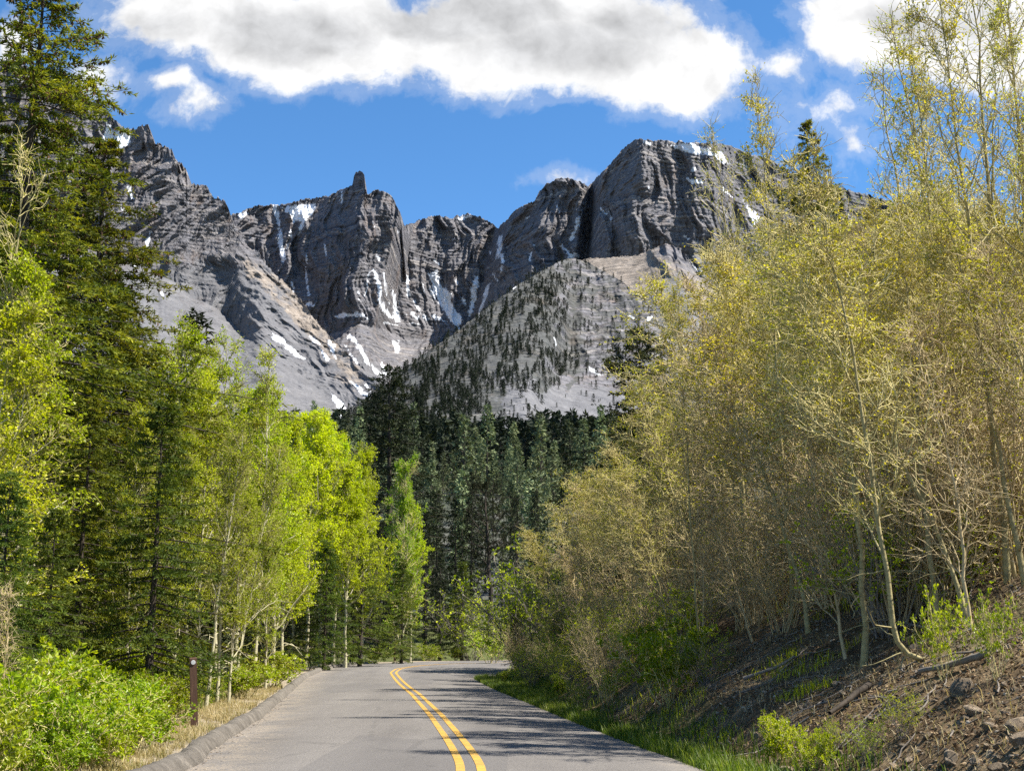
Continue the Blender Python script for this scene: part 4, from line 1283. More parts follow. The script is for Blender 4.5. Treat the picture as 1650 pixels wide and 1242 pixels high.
def build_far_woods():
    rng = np.random.default_rng(11)
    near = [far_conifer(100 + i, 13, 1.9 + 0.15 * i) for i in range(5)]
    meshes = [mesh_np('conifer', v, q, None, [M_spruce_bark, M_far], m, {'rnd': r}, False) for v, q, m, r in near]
    n = 9000
    Y = 128 + 520 * rng.random(n) ** 0.75
    X = (rng.random(n) - 0.5) * 0.62 * Y + 10 + 0.0 * Y
    dens = fbm(X / 45, Y / 60, 3.3, 3)
    keep = dens > -0.12 - 0.5 * (1 - sstep(250, 480, Y))
    X, Y = X[keep], Y[keep]
    Z = ground_z(X, Y)
    H = (5.5 + 12 * rng.random(len(X)) ** 1.3) * (1 - 0.22 * sstep(250, 550, Y))
    x, y = px_of(X, Y, Z)
    ok = (x > 440) & (x < 1120)
    X, Y, Z, H, x, y = X[ok], Y[ok], Z[ok], H[ok], x[ok], y[ok]
    # keep a little room between stems
    order = np.argsort(Y); sel = []
    cell = {}
    for i in order:
        g = 4.2 + 0.003 * Y[i]
        k = (int(X[i] // g), int(Y[i] // (g * 1.3)))
        if k in cell: continue
        cell[k] = 1; sel.append(i)
    sel = np.array(sel)
    single, rest = sel[:230], sel[230:]
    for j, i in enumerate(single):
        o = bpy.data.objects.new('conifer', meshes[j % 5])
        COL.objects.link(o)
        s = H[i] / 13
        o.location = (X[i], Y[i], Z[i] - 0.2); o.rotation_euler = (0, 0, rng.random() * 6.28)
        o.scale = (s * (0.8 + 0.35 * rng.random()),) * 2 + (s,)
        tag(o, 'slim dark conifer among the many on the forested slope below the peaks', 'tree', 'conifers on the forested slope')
    # the rest of the slope and the scattered woods of the hill: one mass
    small = [far_conifer(200 + i, 10, 1.9, 34, (2, 3), 2, 1.0, 0.42) for i in range(4)]
    pts = [(X[i], Y[i], Z[i] - .2, H[i]) for i in rest]
    nv = V_hill[5:]
    rows, cols = nv.shape[:2]
    hx = np.linspace(380, 1250, cols)
    N = 26000
    r = (rng.random(N) ** 0.9 * (rows - 1)).astype(int); c = (rng.random(N) * (cols - 1)).astype(int)
    p = nv[r, c]
    qx, qy = px_of(p[:, 0], p[:, 1], p[:, 2])
    cl = fbm(qx / 26, qy / 30, 1.0, 4)
    dleft = pl(qx, HILL_SKY)
    pr = 0.40 * (1 - sstep(850, 945, qx + 70 * cl)) + 0.075
    pr = pr + 0.5 * np.exp(-((qx - 905 + 0.25 * (qy - 420)) / 42) ** 2) * (1 - sstep(470, 560, qy)) 
    pr = pr + 0.35 * np.exp(-((qx - 880 - 30 * cl) / 40) ** 2 - ((qy - 590) / 22) ** 2)
    pr = pr * (1 - 0.9 * sstep(612, 640, qy + 25 * cl) * sstep(740, 800, qx)) * (cl > -0.25)
    ridge = (qy - dleft < 16) & (qx < 930)
    pr = np.where(ridge, 0.42, pr)
    kp = rng.random(N) < pr * 0.9
    for q in p[kp]:
        pts.append((q[0], q[1], q[2] - 0.5, 2.6 + 6.0 * rng.random() ** 1.5))
    pts = np.array(pts)
    Vs, Qs, Ms, As, off = [], [], [], [], 0
    for k in range(4):
        v, q, m, a = small[k]
        P = pts[k::4]
        an = rng.random(len(P)) * 6.28
        s = P[:, 3] / 10
        w = s * (0.8 + 0.5 * rng.random(len(P)))
        ca, sa = np.cos(an), np.sin(an)
        vx = (v[None, :, 0] * ca[:, None] - v[None, :, 1] * sa[:, None]) * w[:, None] + P[:, 0:1]
        vy = (v[None, :, 0] * sa[:, None] + v[None, :, 1] * ca[:, None]) * w[:, None] + P[:, 1:2]
        vz = v[None, :, 2] * s[:, None] + P[:, 2:3]
        Vs.append(np.stack([vx, vy, vz], -1).reshape(-1, 3))
        Qs.append((q[None] + (np.arange(len(P)) * len(v))[:, None, None]).reshape(-1, 4) + off)
        off += len(P) * len(v)
        Ms.append(np.tile(m, len(P)))
        As.append(np.clip(a[None] * 0.75 + (rng.random((len(P), 1)) - .35) * 0.5, 0, 1).ravel())
    me = mesh_np('forest', np.concatenate(Vs), np.concatenate(Qs), None, [M_spruce_bark, M_hill], np.concatenate(Ms), {'rnd': np.concatenate(As)}, False)
    tag(link('forest', me), 'dark conifer woods thinning out over the grey hill below the peaks', None, None, 'stuff')
    print('far trees', len(single), len(pts))


build_far_woods()

# ------------------------------------------------------------------ tree kinds
SPRUCE = [make_conifer(1, 18, 0.24, 0.05, 250, 3.7, 0.50, (17, 23), 24, 0.115, 0.028, M_spruce, 0.75, 0.10, 0.4, 0.06, 16, clump=0.35, pads=-0.34),
          make_conifer(2, 15, 0.20, 0.05, 230, 3.2, 0.48, (16, 22), 24, 0.115, 0.028, M_spruce, 0.8, 0.06, 0.4, 0.05, 12, clump=0.3, pads=-0.34),
          make_conifer(3, 12, 0.16, 0.06, 190, 2.7, 0.50, (15, 20), 22, 0.115, 0.03, M_spruce, 0.85, 0.02, 0.45, 0.08, 14, clump=0.4, pads=-0.34)]
YOUNG = [make_conifer(4, 6, 0.09, 0.03, 120, 1.7, 0.30, (18, 23), 20, 0.09, 0.024, M_young, 0.85, 0, 0.35, 0.05, 4, clump=0.2, pads=-0.34),
         make_conifer(5, 7, 0.10, 0.03, 130, 1.8, 0.40, (18, 23), 20, 0.10, 0.026, M_young, 0.9, 0, 0.35, 0.06, 6, clump=0.3, pads=-0.34)]
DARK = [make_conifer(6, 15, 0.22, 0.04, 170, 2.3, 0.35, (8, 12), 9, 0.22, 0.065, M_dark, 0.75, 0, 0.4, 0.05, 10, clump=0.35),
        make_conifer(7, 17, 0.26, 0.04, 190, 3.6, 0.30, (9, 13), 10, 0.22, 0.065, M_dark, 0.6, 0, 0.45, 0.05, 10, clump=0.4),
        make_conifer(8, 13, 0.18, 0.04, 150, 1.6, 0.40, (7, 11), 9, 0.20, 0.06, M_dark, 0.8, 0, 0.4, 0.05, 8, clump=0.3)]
PINE = make_pine(9)
PINEDARK = [make_conifer(10, 14, 0.26, 0.03, 190, 3.4, 0.2, (10, 14), 12, 0.20, 0.06, M_darkolive, 0.5, 0.12, 0.45, 0.05, 8, clump=0.5, pads=-0.34)]

LEAFY = [make_aspen(20 + i, 11, 0.10, 0.12 + 0.07 * i, 44, 3.0, (9, 12), (5, 8), (8, 12), 0.095, twig=M_ytwig, leaf=M_bright, ang=(0.5, 0.95), dead=5, wander=0.025) for i in range(3)]
GREEN = [make_aspen(30 + i, 9, 0.075, 0.15, 36, 2.3, (8, 11), (4, 7), (6, 9), 0.07, twig=M_ytwig, leaf=M_mid, ang=(0.5, 0.95), dead=4, wander=0.03) for i in range(3)]
SPARSE = [make_aspen(40 + i, 9, 0.07, 0.25, 30, 1.7, (7, 10), (3, 6), (3, 5), 0.062, leaf=M_mid, twig=M_ytwig, ang=(0.45, 0.85), dead=6, wander=0.035, gnarl=0.22) for i in range(2)]
BARE = [make_aspen(50 + i, 9, 0.048, 0.24 + 0.05 * (i % 3), 38, 2.2, (6, 9), (3, 5), (3, 5), 0.058, low=0.25, clump=0.05, lean=(-0.10 - 0.05 * (i % 3), 0.02), bark=M_dull_bark,
                   twig=(M_twig, M_redtwig)[i == 4], leaf=M_olive, ang=(0.45, 0.95), dead=9, wander=0.03, gnarl=0.20, side=0.55, tmin=0.008) for i in range(5)]
TALL = [make_aspen(60 + i, 11, 0.058, 0.45, 26, 1.5, (6, 8), (3, 5), (3, 5), 0.058, low=0.3, clump=0.05, lean=(-0.04, 0.0), bark=M_dull_bark, twig=M_twig, leaf=M_olive,
                   ang=(0.4, 0.85), dead=14, wander=0.02, gnarl=0.22, side=0.15) for i in range(2)]
ARCH = [make_aspen(70 + i, 6, 0.035, 0.15, 26, 1.5, (6, 9), (3, 6), (0, 2), 0.035, lean=(-0.42 - 0.2 * i, -0.1), bark=M_dull_bark, twig=(M_redtwig, M_twig)[i], leaf=M_olive,
                   ang=(0.4, 0.9), dead=6, wander=0.05, gnarl=0.26, side=0.2, hook=(0.5, 0.4)) for i in range(2)]
AIRY = [make_aspen(140 + i, 10, 0.06, 0.30, 24, 2.0, (4, 7), (2, 4), (1, 3), 0.042, lean=(-0.06, 0), bark=M_dull_bark, twig=M_twig, leaf=(M_olive, M_mid)[i], ang=(0.4, 0.85),
                   dead=8, wander=0.03, gnarl=0.24, side=0.15) for i in range(2)]
VIVID = make_aspen(150, 11, 0.10, 0.06, 46, 2.6, (9, 12), (5, 8), (7, 10), 0.085, leaf=M_vivid, ang=(0.45, 0.85), dead=2, wander=0.02)
HOOK = make_aspen(80, 8, 0.040, 0.35, 26, 1.8, (7, 10), (4, 7), (1, 3), 0.042, lean=(-0.10, 0), bark=M_dull_bark, twig=M_twig, leaf=M_olive, dead=12, wander=0.02,
                  gnarl=0.24, side=0.3, hook=(0.95, 0.85))
SAPL = [make_aspen(90 + i, 4, 0.024, 0.08, 22, 1.1, (5, 8), (3, 5), (0, 2), 0.035, lean=(-0.15, 0), bark=M_redtwig, twig=M_redtwig, leaf=M_olive, ang=(0.35, 0.8), wander=0.05,
                   gnarl=0.26, side=0.2, tmin=0.0045) for i in range(3)]

rr = random.Random(5)


def tree_at(name, protos, px, ytop, Y, label, group=None, k=None, Hmin=2.0, rz=None, lean=(0, 0), wide=1.0, sink=0.1):
    X, _, zt = at(px, ytop, Y)
    X = float(X); zg = gz(X, Y)
    H = max(float(zt) - zg + sink, Hmin)
    pr = protos if isinstance(protos, tuple) else protos[(k if k is not None else rr.randrange(len(protos))) % len(protos)]
    return plant(name, pr, X, Y, zg - sink, H, rr.random() * 6.28 if rz is None else rz, label, 'tree', group, lean, wide)


# ---- spruces along the outer side of the road
for (px, yt, Y, pr, k, lab, w) in [
    (72, -60, 30, SPRUCE, 0, 'tallest spruce, brown cones at its crown, rising past the clouds', 1.25),
    (178, 225, 36, SPRUCE, 1, 'broad sunlit spruce directly beside the tallest cone-topped spruce', 1.3),
    (-25, 120, 36, SPRUCE, 1, 'spruce cut off by the picture edge beside the tallest cone-topped spruce', 1.3),
    (265, 650, 26, YOUNG, 0, 'dark young spruce standing directly behind the near brown post', 1.0),
    (312, 500, 52, DARK, 2, 'dark spruce spire poking above the yellow-green aspens before the grey scree', 1.25),
    (150, 640, 27, SPRUCE, 2, 'dense mid-height spruce in front of the broad sunlit spruce', 1.05),
    (20, 760, 21, YOUNG, 1, 'low spruce with drooping boughs behind the thin bare sapling', 1.0),
    (8, 925, 15.6, YOUNG, 1, 'drooping dark spruce boughs in the corner beside the bright bushes', 1.15),
    (92, 820, 23, YOUNG, 0, 'small spruce behind the bright bushes, between low spruce and dense spruce', 0.95),
    (215, 760, 31, SPRUCE, 2, 'shaded narrow spruce between the dark young spruce and the dense one', 0.9),
    (545, 690, 80, DARK, 0, 'dark spruce stem and crown showing among the brightest aspens', 0.8),
    (528, 870, 66, YOUNG, 1, 'lower sunlit fir at the foot of the brightest aspens, beside the white trunks', 1.1),
    (585, 850, 72, YOUNG, 0, 'full sunlit fir between the brightest aspens and the road bend', 1.1),
    (650, 900, 78, YOUNG, 1, 'shaded fir under the narrow vivid green aspen by the far post', 1.0)]:
    tree_at('spruce_tree', pr, px, yt, Y, lab, 'spruces on the outer side of the road', k, wide=w)

for (px, yt, Y, pr, k, w) in [(112, 330, 44, DARK, 0, 1.1), (168, 400, 47, DARK, 2, 1.3), (40, 260, 42, DARK, 0, 1.1), (205, 470, 50, DARK, 0, 1.1), (60, 520, 42, DARK, 0, 1.2), (130, 600, 46, DARK, 2, 1.3), (215, 560, 48, DARK, 0, 1.2), (275, 700, 50, DARK, 2, 1.4), (340, 730, 58, DARK, 0, 1.2), (395, 760, 62, DARK, 2, 1.4), (430, 790, 70, DARK, 0, 1.2),  # the first firs listed are added to put dark gaps behind the spruces
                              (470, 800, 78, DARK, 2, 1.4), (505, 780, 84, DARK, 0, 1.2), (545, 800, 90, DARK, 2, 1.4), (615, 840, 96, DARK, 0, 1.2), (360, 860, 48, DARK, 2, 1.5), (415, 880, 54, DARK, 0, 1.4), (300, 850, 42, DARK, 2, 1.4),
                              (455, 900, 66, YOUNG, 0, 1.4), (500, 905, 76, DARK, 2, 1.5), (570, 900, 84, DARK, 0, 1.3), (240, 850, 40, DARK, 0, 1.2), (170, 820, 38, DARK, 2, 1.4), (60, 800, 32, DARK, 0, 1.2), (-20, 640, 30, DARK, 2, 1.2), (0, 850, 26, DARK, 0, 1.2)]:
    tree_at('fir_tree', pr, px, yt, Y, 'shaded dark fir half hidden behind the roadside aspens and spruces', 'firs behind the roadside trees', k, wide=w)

# ---- aspens on the outer side
for (px, yt, Y, pr, k, lab, w) in [
    (60, 235, 25, AIRY, 1, 'thinly leafed pale aspen in front of the tallest spruce trunk', 0.8),
    (58, 470, 25, GREEN, 0, 'leafy aspen with bright clumps before the tallest spruce', 1.1),
    (8, 520, 23, GREEN, 1, 'leafy aspen at the picture edge with pale gnarled limbs', 1.1),
    (292, 545, 38, GREEN, 2, 'slim aspen with leafy spire in front of the dark spruce spire', 0.9),
    (345, 640, 37, GREEN, 0, 'short leafy aspen between the slim spire aspen and the twin stems', 0.9),
    (372, 560, 42, SPARSE, 1, 'sparse twin-stemmed looking aspen before the grey scree', 0.9),
    (432, 575, 46, SPARSE, 0, 'sparse aspen with bare tip against the foot of the grey scree', 0.8),
    (425, 660, 50, LEAFY, 1, 'yellow-green aspen behind the sparse bare-tipped aspen', 0.9),
    (385, 760, 34, GREEN, 1, 'small leafy aspen with slanting stems near the verge of dry grass', 0.8),
    (468, 690, 62, LEAFY, 0, 'brightest aspen with white trunk at the edge of the road bend', 0.85),
    (505, 680, 68, LEAFY, 2, 'tall yellow-green aspen behind the white-trunked one', 0.9),
    (548, 712, 74, LEAFY, 1, 'yellow-green aspen in the middle of the bright clump', 0.85),
    (590, 735, 78, LEAFY, 0, 'yellow-green aspen ending the bright clump toward the dark pine', 0.8),
    (652, 748, 84, VIVID, 0, 'narrow vivid green aspen standing apart below the huge dark pine', 0.85),
    (232, 690, 28, GREEN, 0, 'bright leafy aspen just in front of the dense mid-height spruce', 0.8),
    (302, 720, 33, GREEN, 1, 'leafy aspen between the near brown post and the slim spire aspen', 0.8),
    (318, 615, 44, LEAFY, 1, 'leafy yellow-green aspen behind the slim spire aspen', 0.9),
    (398, 650, 47, LEAFY, 2, 'yellow-green aspen between the twin stems and the bare-tipped one', 0.95),
    (452, 700, 56, LEAFY, 0, 'yellow-green aspen hiding the foot of the grey scree', 0.95),
    (528, 700, 72, LEAFY, 1, 'tallest-standing crown in the middle of the brightest aspens', 0.95),
    (565, 760, 70, LEAFY, 2, 'lower yellow-green aspen in front of the middle of the bright clump', 0.9),
    (438, 840, 44, GREEN, 2, 'small green aspen in front of the bright clump by the verge', 1.0),
    (255, 600, 40, GREEN, 1, 'leafy aspen between the broad sunlit spruce and the slim spire aspen', 1.0),
    (665, 830, 85, LEAFY, 1, 'lower leafy half-grown aspen against the narrow vivid one', 0.7)]:
    tree_at('aspen_tree', pr, px, yt, Y, lab, 'aspens on the outer side of the road', k, wide=w)
for (px, yb, Y, yt, ln, lab) in [(352, 1112, 31, 700, (0.10, 0), 'slanting pale aspen stem rooted by the dry grass verge'), (372, 1098, 34, 650, (0.02, 0), 'upright pale aspen stem just behind the slanting one'),
                                 (392, 1090, 37, 720, (0.16, 0), 'strongly tilted thin aspen stem beyond the slanting one'), (484, 1066, 66, 760, (-0.02, 0), 'forked white aspen trunk standing by the bend of the road')]:
    tree_at('aspen_tree', SPARSE, px, yt, Y, lab, 'aspens on the outer side of the road', None, lean=ln, rz=0.0, wide=0.9)

# ---- dark trees beyond the bend
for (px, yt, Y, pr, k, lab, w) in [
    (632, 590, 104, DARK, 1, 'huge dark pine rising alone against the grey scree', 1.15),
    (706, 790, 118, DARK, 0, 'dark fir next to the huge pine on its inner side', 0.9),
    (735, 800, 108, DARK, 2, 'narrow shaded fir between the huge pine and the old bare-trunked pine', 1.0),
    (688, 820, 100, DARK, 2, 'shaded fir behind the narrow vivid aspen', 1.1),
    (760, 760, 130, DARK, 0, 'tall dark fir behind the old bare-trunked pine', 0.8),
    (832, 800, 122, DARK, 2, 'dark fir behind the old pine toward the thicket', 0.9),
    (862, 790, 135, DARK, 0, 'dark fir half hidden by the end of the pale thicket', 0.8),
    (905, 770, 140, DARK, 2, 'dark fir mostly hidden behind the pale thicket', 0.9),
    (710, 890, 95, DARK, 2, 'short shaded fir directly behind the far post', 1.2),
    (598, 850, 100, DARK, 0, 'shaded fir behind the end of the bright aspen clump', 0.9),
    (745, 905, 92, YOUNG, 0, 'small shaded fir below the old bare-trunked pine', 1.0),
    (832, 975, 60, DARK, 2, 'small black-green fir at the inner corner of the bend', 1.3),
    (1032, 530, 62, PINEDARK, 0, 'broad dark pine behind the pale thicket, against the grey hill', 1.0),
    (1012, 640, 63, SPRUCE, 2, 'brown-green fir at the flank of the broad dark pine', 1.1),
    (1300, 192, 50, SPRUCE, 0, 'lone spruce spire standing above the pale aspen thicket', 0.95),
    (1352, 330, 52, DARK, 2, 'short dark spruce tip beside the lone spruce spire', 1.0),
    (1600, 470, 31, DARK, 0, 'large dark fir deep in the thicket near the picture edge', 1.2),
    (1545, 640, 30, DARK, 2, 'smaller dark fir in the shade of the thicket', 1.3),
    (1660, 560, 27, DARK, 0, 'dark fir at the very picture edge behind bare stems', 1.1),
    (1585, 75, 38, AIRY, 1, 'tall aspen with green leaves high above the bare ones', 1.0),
    (1180, 800, 46, DARK, 2, 'low dark fir added as a dark gap inside the thicket behind its tallest thin stem', 1.5),  # firs from here on are added to make dark gaps in the thicket
    (1010, 860, 50, DARK, 0, 'low dark fir added to make a black gap near the thicket edge', 1.5),
    (1300, 760, 40, DARK, 0, 'dark fir added to darken the thicket below the lone spruce spire', 1.5),
    (1420, 740, 36, DARK, 2, 'dark fir added to darken the thicket behind the J-shaped aspen', 1.6),
    (1120, 680, 58, DARK, 0, 'dark fir added as dark backing to the thicket under the brown spur', 1.4),
    (1480, 620, 40, DARK, 0, 'taller dark fir added to darken the thicket among straight trunks', 1.3),
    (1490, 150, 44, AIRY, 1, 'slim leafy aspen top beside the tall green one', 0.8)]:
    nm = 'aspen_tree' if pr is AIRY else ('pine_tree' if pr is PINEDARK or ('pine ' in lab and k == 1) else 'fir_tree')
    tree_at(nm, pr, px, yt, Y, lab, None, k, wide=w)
tree_at('pine_tree', PINE, 792, 785, 108, 'old pine with thick bare lower trunk beyond the bend', None, wide=1.1)

# ---- the pale thicket on the bank
SKYL = [(820, 1000), (850, 900), (880, 820), (930, 770), (1000, 735), (1065, 690), (1095, 580), (1125, 500), (1160, 440), (1200, 385), (1240, 365), (1300, 370), (1370, 350), (1420, 320), (1470, 315), (1520, 290), (1600, 270), (1750, 240)]
tree_at('aspen_tree', TALL, 1238, 140, 25.5, 'tall thin aspen whose leafy tip stands highest against the blue gap', 'aspens of the pale thicket', 0, rz=0.2, wide=0.75)
tree_at('aspen_tree', TALL, 1108, 470, 27, 'upright pale-stemmed aspen where the thicket meets the brown spur', 'aspens of the pale thicket', 1, rz=0.3, wide=0.8)
tree_at('aspen_tree', TALL, 1545, -30, 19.5, 'thick straight aspen trunk, nearest one rooted in the bare slope', 'aspens of the pale thicket', 1, rz=-0.2, wide=0.95)
tree_at('aspen_tree', TALL, 1490, 60, 21.0, 'straight aspen trunk with sweeping foot behind the yellow-leafed shrub', 'aspens of the pale thicket', 0, rz=0.1, wide=0.9)
tree_at('aspen_tree', TALL, 1640, 10, 22.0, 'straight grey trunk beside the thickest one, by the picture edge', 'aspens of the pale thicket', 1, rz=0.5, wide=0.9)
tree_at('aspen_tree', HOOK, 1392, 250, 17.2, 'aspen with a J-shaped foot curling out of the bare slope', 'aspens of the pale thicket', rz=0.0, wide=1.0)
for (px, yt, Y, lab) in [(1480, 40, 27, 'open-branched tall aspen, first of the high tops right of the lone spruce'.replace('right of', 'past')), (1560, -20, 24, 'tall open aspen with forked limbs against the cloud'),
                         (1625, -40, 23, 'tall gnarled aspen with dark forked limbs by the picture edge'), (1430, 130, 31, 'tall airy aspen between the lone spruce and the forked tops'), (1180, 215, 34, 'short airy aspen tip beside the tallest thin tip against the summit')]:
    tree_at('aspen_tree', AIRY, px, yt, Y, lab, 'aspens of the pale thicket', None, rz=rr.random(), wide=1.05 if px > 1300 else 0.8)
rng = np.random.default_rng(77)
placed = [(5.9, 25.5)]
cand = 0
made = 0
GEN = 'slender gnarled aspen with tiny olive leaves packed in the pale thicket'
while made < 185 and cand < 9000:
    cand += 1
    Y = 17 + 52 * rng.random() ** 1.25
    xmin = float(np.interp(Y, RE[40:330:3, 1], RE[40:330:3, 0])) if Y < 56 else 0.0
    X = xmin + 3.0 + (0.42 * Y + 3 - xmin) * rng.random()
    if X > 0.46 * Y + 1: continue
    if min(math.hypot(X - a, Y - b) for a, b in placed) < 0.8 + 0.008 * Y: continue
    zg = gz(X, Y)
    px0, py0 = px_of(X, Y, zg + 6)
    if px0 < 860: continue
    pb, qb = px_of(X, Y, zg)
    if pb > 1140 and qb > 1072: continue
    if pb > 1040 and qb > 1105: continue
    ysk = float(pl(px0 - 25, SKYL)) + abs(rng.normal()) * 55 + 8
    _, _, zt = at(px0, ysk, Y)
    H = min(float(zt) - zg, 6.5 + 5 * rng.random())
    if H < 2.6: continue
    if H < 4.2 or rng.random() < 0.11:
        H = min(H, 3 + 2.6 * rng.random())
        pr = SAPL[rng.integers(3)]; nm = 'aspen_sapling'; lab = 'knee-bent young aspen with pinkish bare twigs at the thicket foot'
        gr = 'saplings of the pale thicket'
    elif rng.random() < 0.12 and Y > 24:
        pr = ARCH[rng.integers(2)]; nm = 'aspen_tree'; lab = 'bowed bare aspen leaning toward the road inside the pale thicket'; gr = 'bowed aspens of the pale thicket'
        H = min(H * 0.7, 5.0)
    else:
        pr = (TALL[rng.integers(2)] if rng.random() < 0.36 else BARE[rng.integers(5)]); nm = 'aspen_tree'; lab = GEN; gr = 'aspens of the pale thicket'
    placed.append((X, Y)); made += 1
    plant(nm, pr, X, Y, zg - 0.08, H, rng.normal() * 0.5, lab, 'tree', gr, (rng.normal() * 0.05 - 0.06, rng.normal() * 0.05), 1.1 + 0.45 * rng.random())
print('thicket', made, cand)
# ------------------------------------------------------------------ shrubs
BUSH = [make_shrub(300 + i, 1.1, 0.85, 18, M_shrub, M_twig, 0.06, 3400) for i in range(3)]
BUSHW = [make_shrub(330 + i, 1.2, 0.8, 13, M_shrub, M_twig, 0.055, 1100, (2, 4)) for i in range(2)]
BUSHY = make_shrub(305, 1.3, 0.7, 12, M_shrub, M_twig, 0.06, 1500, (2, 4))
OLIVE = [make_shrub(310 + i, 1.6, 0.9, 20, M_mid, M_deadtwig, 0.045, 2200, (3, 5)) for i in range(2)]
BARESH = [make_shrub(320 + i, 1.8, 1.0, 20, M_olive, M_redtwig, 0.03, 500, (4, 7)) for i in range(2)]


def shrub(name, proto, x, y, H, lab, group, wide=1.0, rz=None):
    a, b, h0 = proto
    return plant(name, (a, b, h0), x, y, gz(x, y), H, rr.random() * 6.28 if rz is None else rz, lab, 'shrub', group, (0, 0), wide, 'foliage', 'stems')


def le_x(Y):
    s = LE[:, 1] < 84
    return float(np.interp(Y, LE[s, 1], LE[s, 0]))


def re_x(Y):
    s = (LE[:, 1] > -99) & (np.arange(len(RE)) < int(np.argmin(np.abs(RE[:, 1] - 56) + (RE[:, 0] > 0) * 50)))
    return float(np.interp(Y, RE[s, 1], RE[s, 0]))


rng = np.random.default_rng(5)
# hedge of bright bushes behind the kerb
n = 0
for Y in np.arange(12.0, 36, 0.95):
    for row in range(2 if Y < 18.5 else 3):
        off = (1.2 if Y < 18.5 else 1.75) + 0.95 * row + 0.35 * rng.normal() + 0.45 * sstep(20, 30, Y)
        x = le_x(Y) - off
        pb, qb = px_of(x, Y, 0.0)
        if 282 < pb < 338 and Y < 23.6: continue
        H = (0.85 + 0.4 * rng.random()) * (0.8 + 0.3 * row)
        shrub('bush', BUSH[rng.integers(3)], x, Y + 0.3 * rng.normal(), H, 'low bright green bush in the leafy bank of bushes behind the kerb', 'bright bushes behind the kerb', 1.0 + 0.2 * rng.random())
PLANTS_A = [(398, 1085, 37, 1.0, BUSH[0], 'yellow-green bush by the tilted stems past the dry grass'), (440, 1070, 46, 1.2, BUSH[1], 'yellow-green bush at the end of the dry grass verge'),
                                (542, 1058, 80, 1.6, OLIVE[0], 'grey-green rounded bush left of the far post beyond the kerb'.replace('left of', 'before')), (605, 1056, 86, 1.1, BUSH[2], 'small yellow-green bush at the foot of the far post'),
                                (690, 1058, 90, 1.1, BUSH[1], 'small bright bush between the far post and the yellow sapling'), (735, 1058, 92, 0.9, BUSH[0], 'smallest bright bush beyond the outer edge of the bend')]
for (px, py, Y, H, pr, lab) in PLANTS_A:
    X, _, _ = at(px, py, Y)
    shrub('bush', pr, float(X), Y, H, lab, None, 1.3)
# inner side
spec = [(760, 1020, 92, 4.5, OLIVE[0], 'tall grey-green willow beneath the old bare-trunked pine'), (790, 1020, 78, 2.2, BUSHY, 'bright yellow sapling beside the road past the bend'),
        (850, 1000, 66, 4.2, OLIVE[1], 'olive green shrub clump behind the small black-green fir'), (885, 985, 60, 4.0, OLIVE[0], 'olive green shrub clump at the tip of the pale thicket'),
        (870, 900, 64, 6.0, OLIVE[1], 'tallest bright-tipped shrub where the thicket meets the dark firs'), (800, 1000, 88, 3.0, OLIVE[1], 'grey-green shrub behind the bright yellow sapling')]
for (px, py, Y, H, pr, lab) in spec:
    X, _, _ = at(px, py, Y)
    shrub('shrub', pr, float(X), Y, H, lab, None, 1.1)
for Y in np.concatenate([np.arange(13.5, 26, 1.5), np.arange(26, 56, 1.25)]):
    for row in range(3 if Y > 30 else 1):
        x = re_x(Y) + 1.6 + 1.15 * row + 0.35 * rng.normal()
        pb, qb = px_of(x, Y, gz(x, Y))
        if qb > 1118 and pb > 980: continue
        k = rng.random()
        H = (0.7 + 0.6 * rng.random()) * (1 + 0.25 * row)
        if k < 0.5: shrub('bush', (BUSHW + BUSH[:1])[rng.integers(3)], x, Y, H * (0.5 + 0.6 * rng.random()), 'green leafy bush on the grassy foot of the bank beside the asphalt', 'green bushes along the foot of the bank')
        elif k < 0.85: shrub('shrub', OLIVE[rng.integers(2)], x, Y, H * 1.1, 'dull olive shrub with pinkish stems at the foot of the bank', 'olive shrubs along the foot of the bank')
        else: shrub('shrub', BARESH[rng.integers(2)], x, Y, H * 1.4, 'mostly bare reddish shrub at the foot of the bank', 'bare shrubs on the bank')
for i in range(95):
    Y = 20 + 30 * rng.random() ** 1.2
    x = re_x(Y) + 3.2 + (0.40 * Y - 3 - re_x(Y)) * rng.random()
    pb, qb = px_of(x, Y, gz(x, Y))
    if pb > 1000 and qb > 1030: continue
    if rng.random() < 0.35: shrub('shrub', OLIVE[rng.integers(2)], x, Y, 1.3 + 1.1 * rng.random(), 'dull olive shrub growing under the pale thicket stems', 'olive shrubs under the thicket')
    else: shrub('shrub', BARESH[rng.integers(2)], x, Y, 1.8 + 1.8 * rng.random(), 'bare twiggy shrub with reddish stems under the pale thicket', 'bare shrubs under the thicket')
for (px, py, Y, H, pr, lab) in [(1255, 1235, 15.2, 0.62, BUSH[0], 'bright sunlit bush at the slope foot by the road edge'), (1525, 1095, 18.3, 1.0, BUSHY, 'yellow-leafed shrub beside the J-shaped aspen foot'),
                                (1610, 1090, 18.0, 0.85, BUSHY, 'yellow-green shrub high on the bare slope near the picture edge'), (1455, 1190, 15.6, 0.5, OLIVE[0], 'small spindly green shrub alone on the bare slope'),
                                (1395, 1230, 14.9, 0.5, OLIVE[1], 'knee-high green shrub at the foot of the bare slope'), (1080, 1130, 21, 1.5, BUSH[2], 'leafy bush in shade under the thicket by the verge'),
                                (1310, 1240, 14.6, 0.45, BUSH[1], 'lowest bright bush beside the sunlit one at the slope foot'), (1350, 1215, 15.4, 0.4, OLIVE[0], 'tiny dark green shrub among stones above the sunlit bush')]:
    # foot of the shrub on the bank: walk along the view ray until it meets the ground
    yy = np.arange(12.5, 40, 0.05)
    a, c, s = ray(px, py)
    g = ground_z(a / c * yy, yy)
    hit = np.where(g > CAMZ + s / c * yy)[0]
    Yh = float(yy[hit[0]]) if len(hit) else Y
    shrub('shrub', pr, float(a / c) * Yh, Yh, H, lab, None, 0.6 if pr is BUSHY else 0.85)

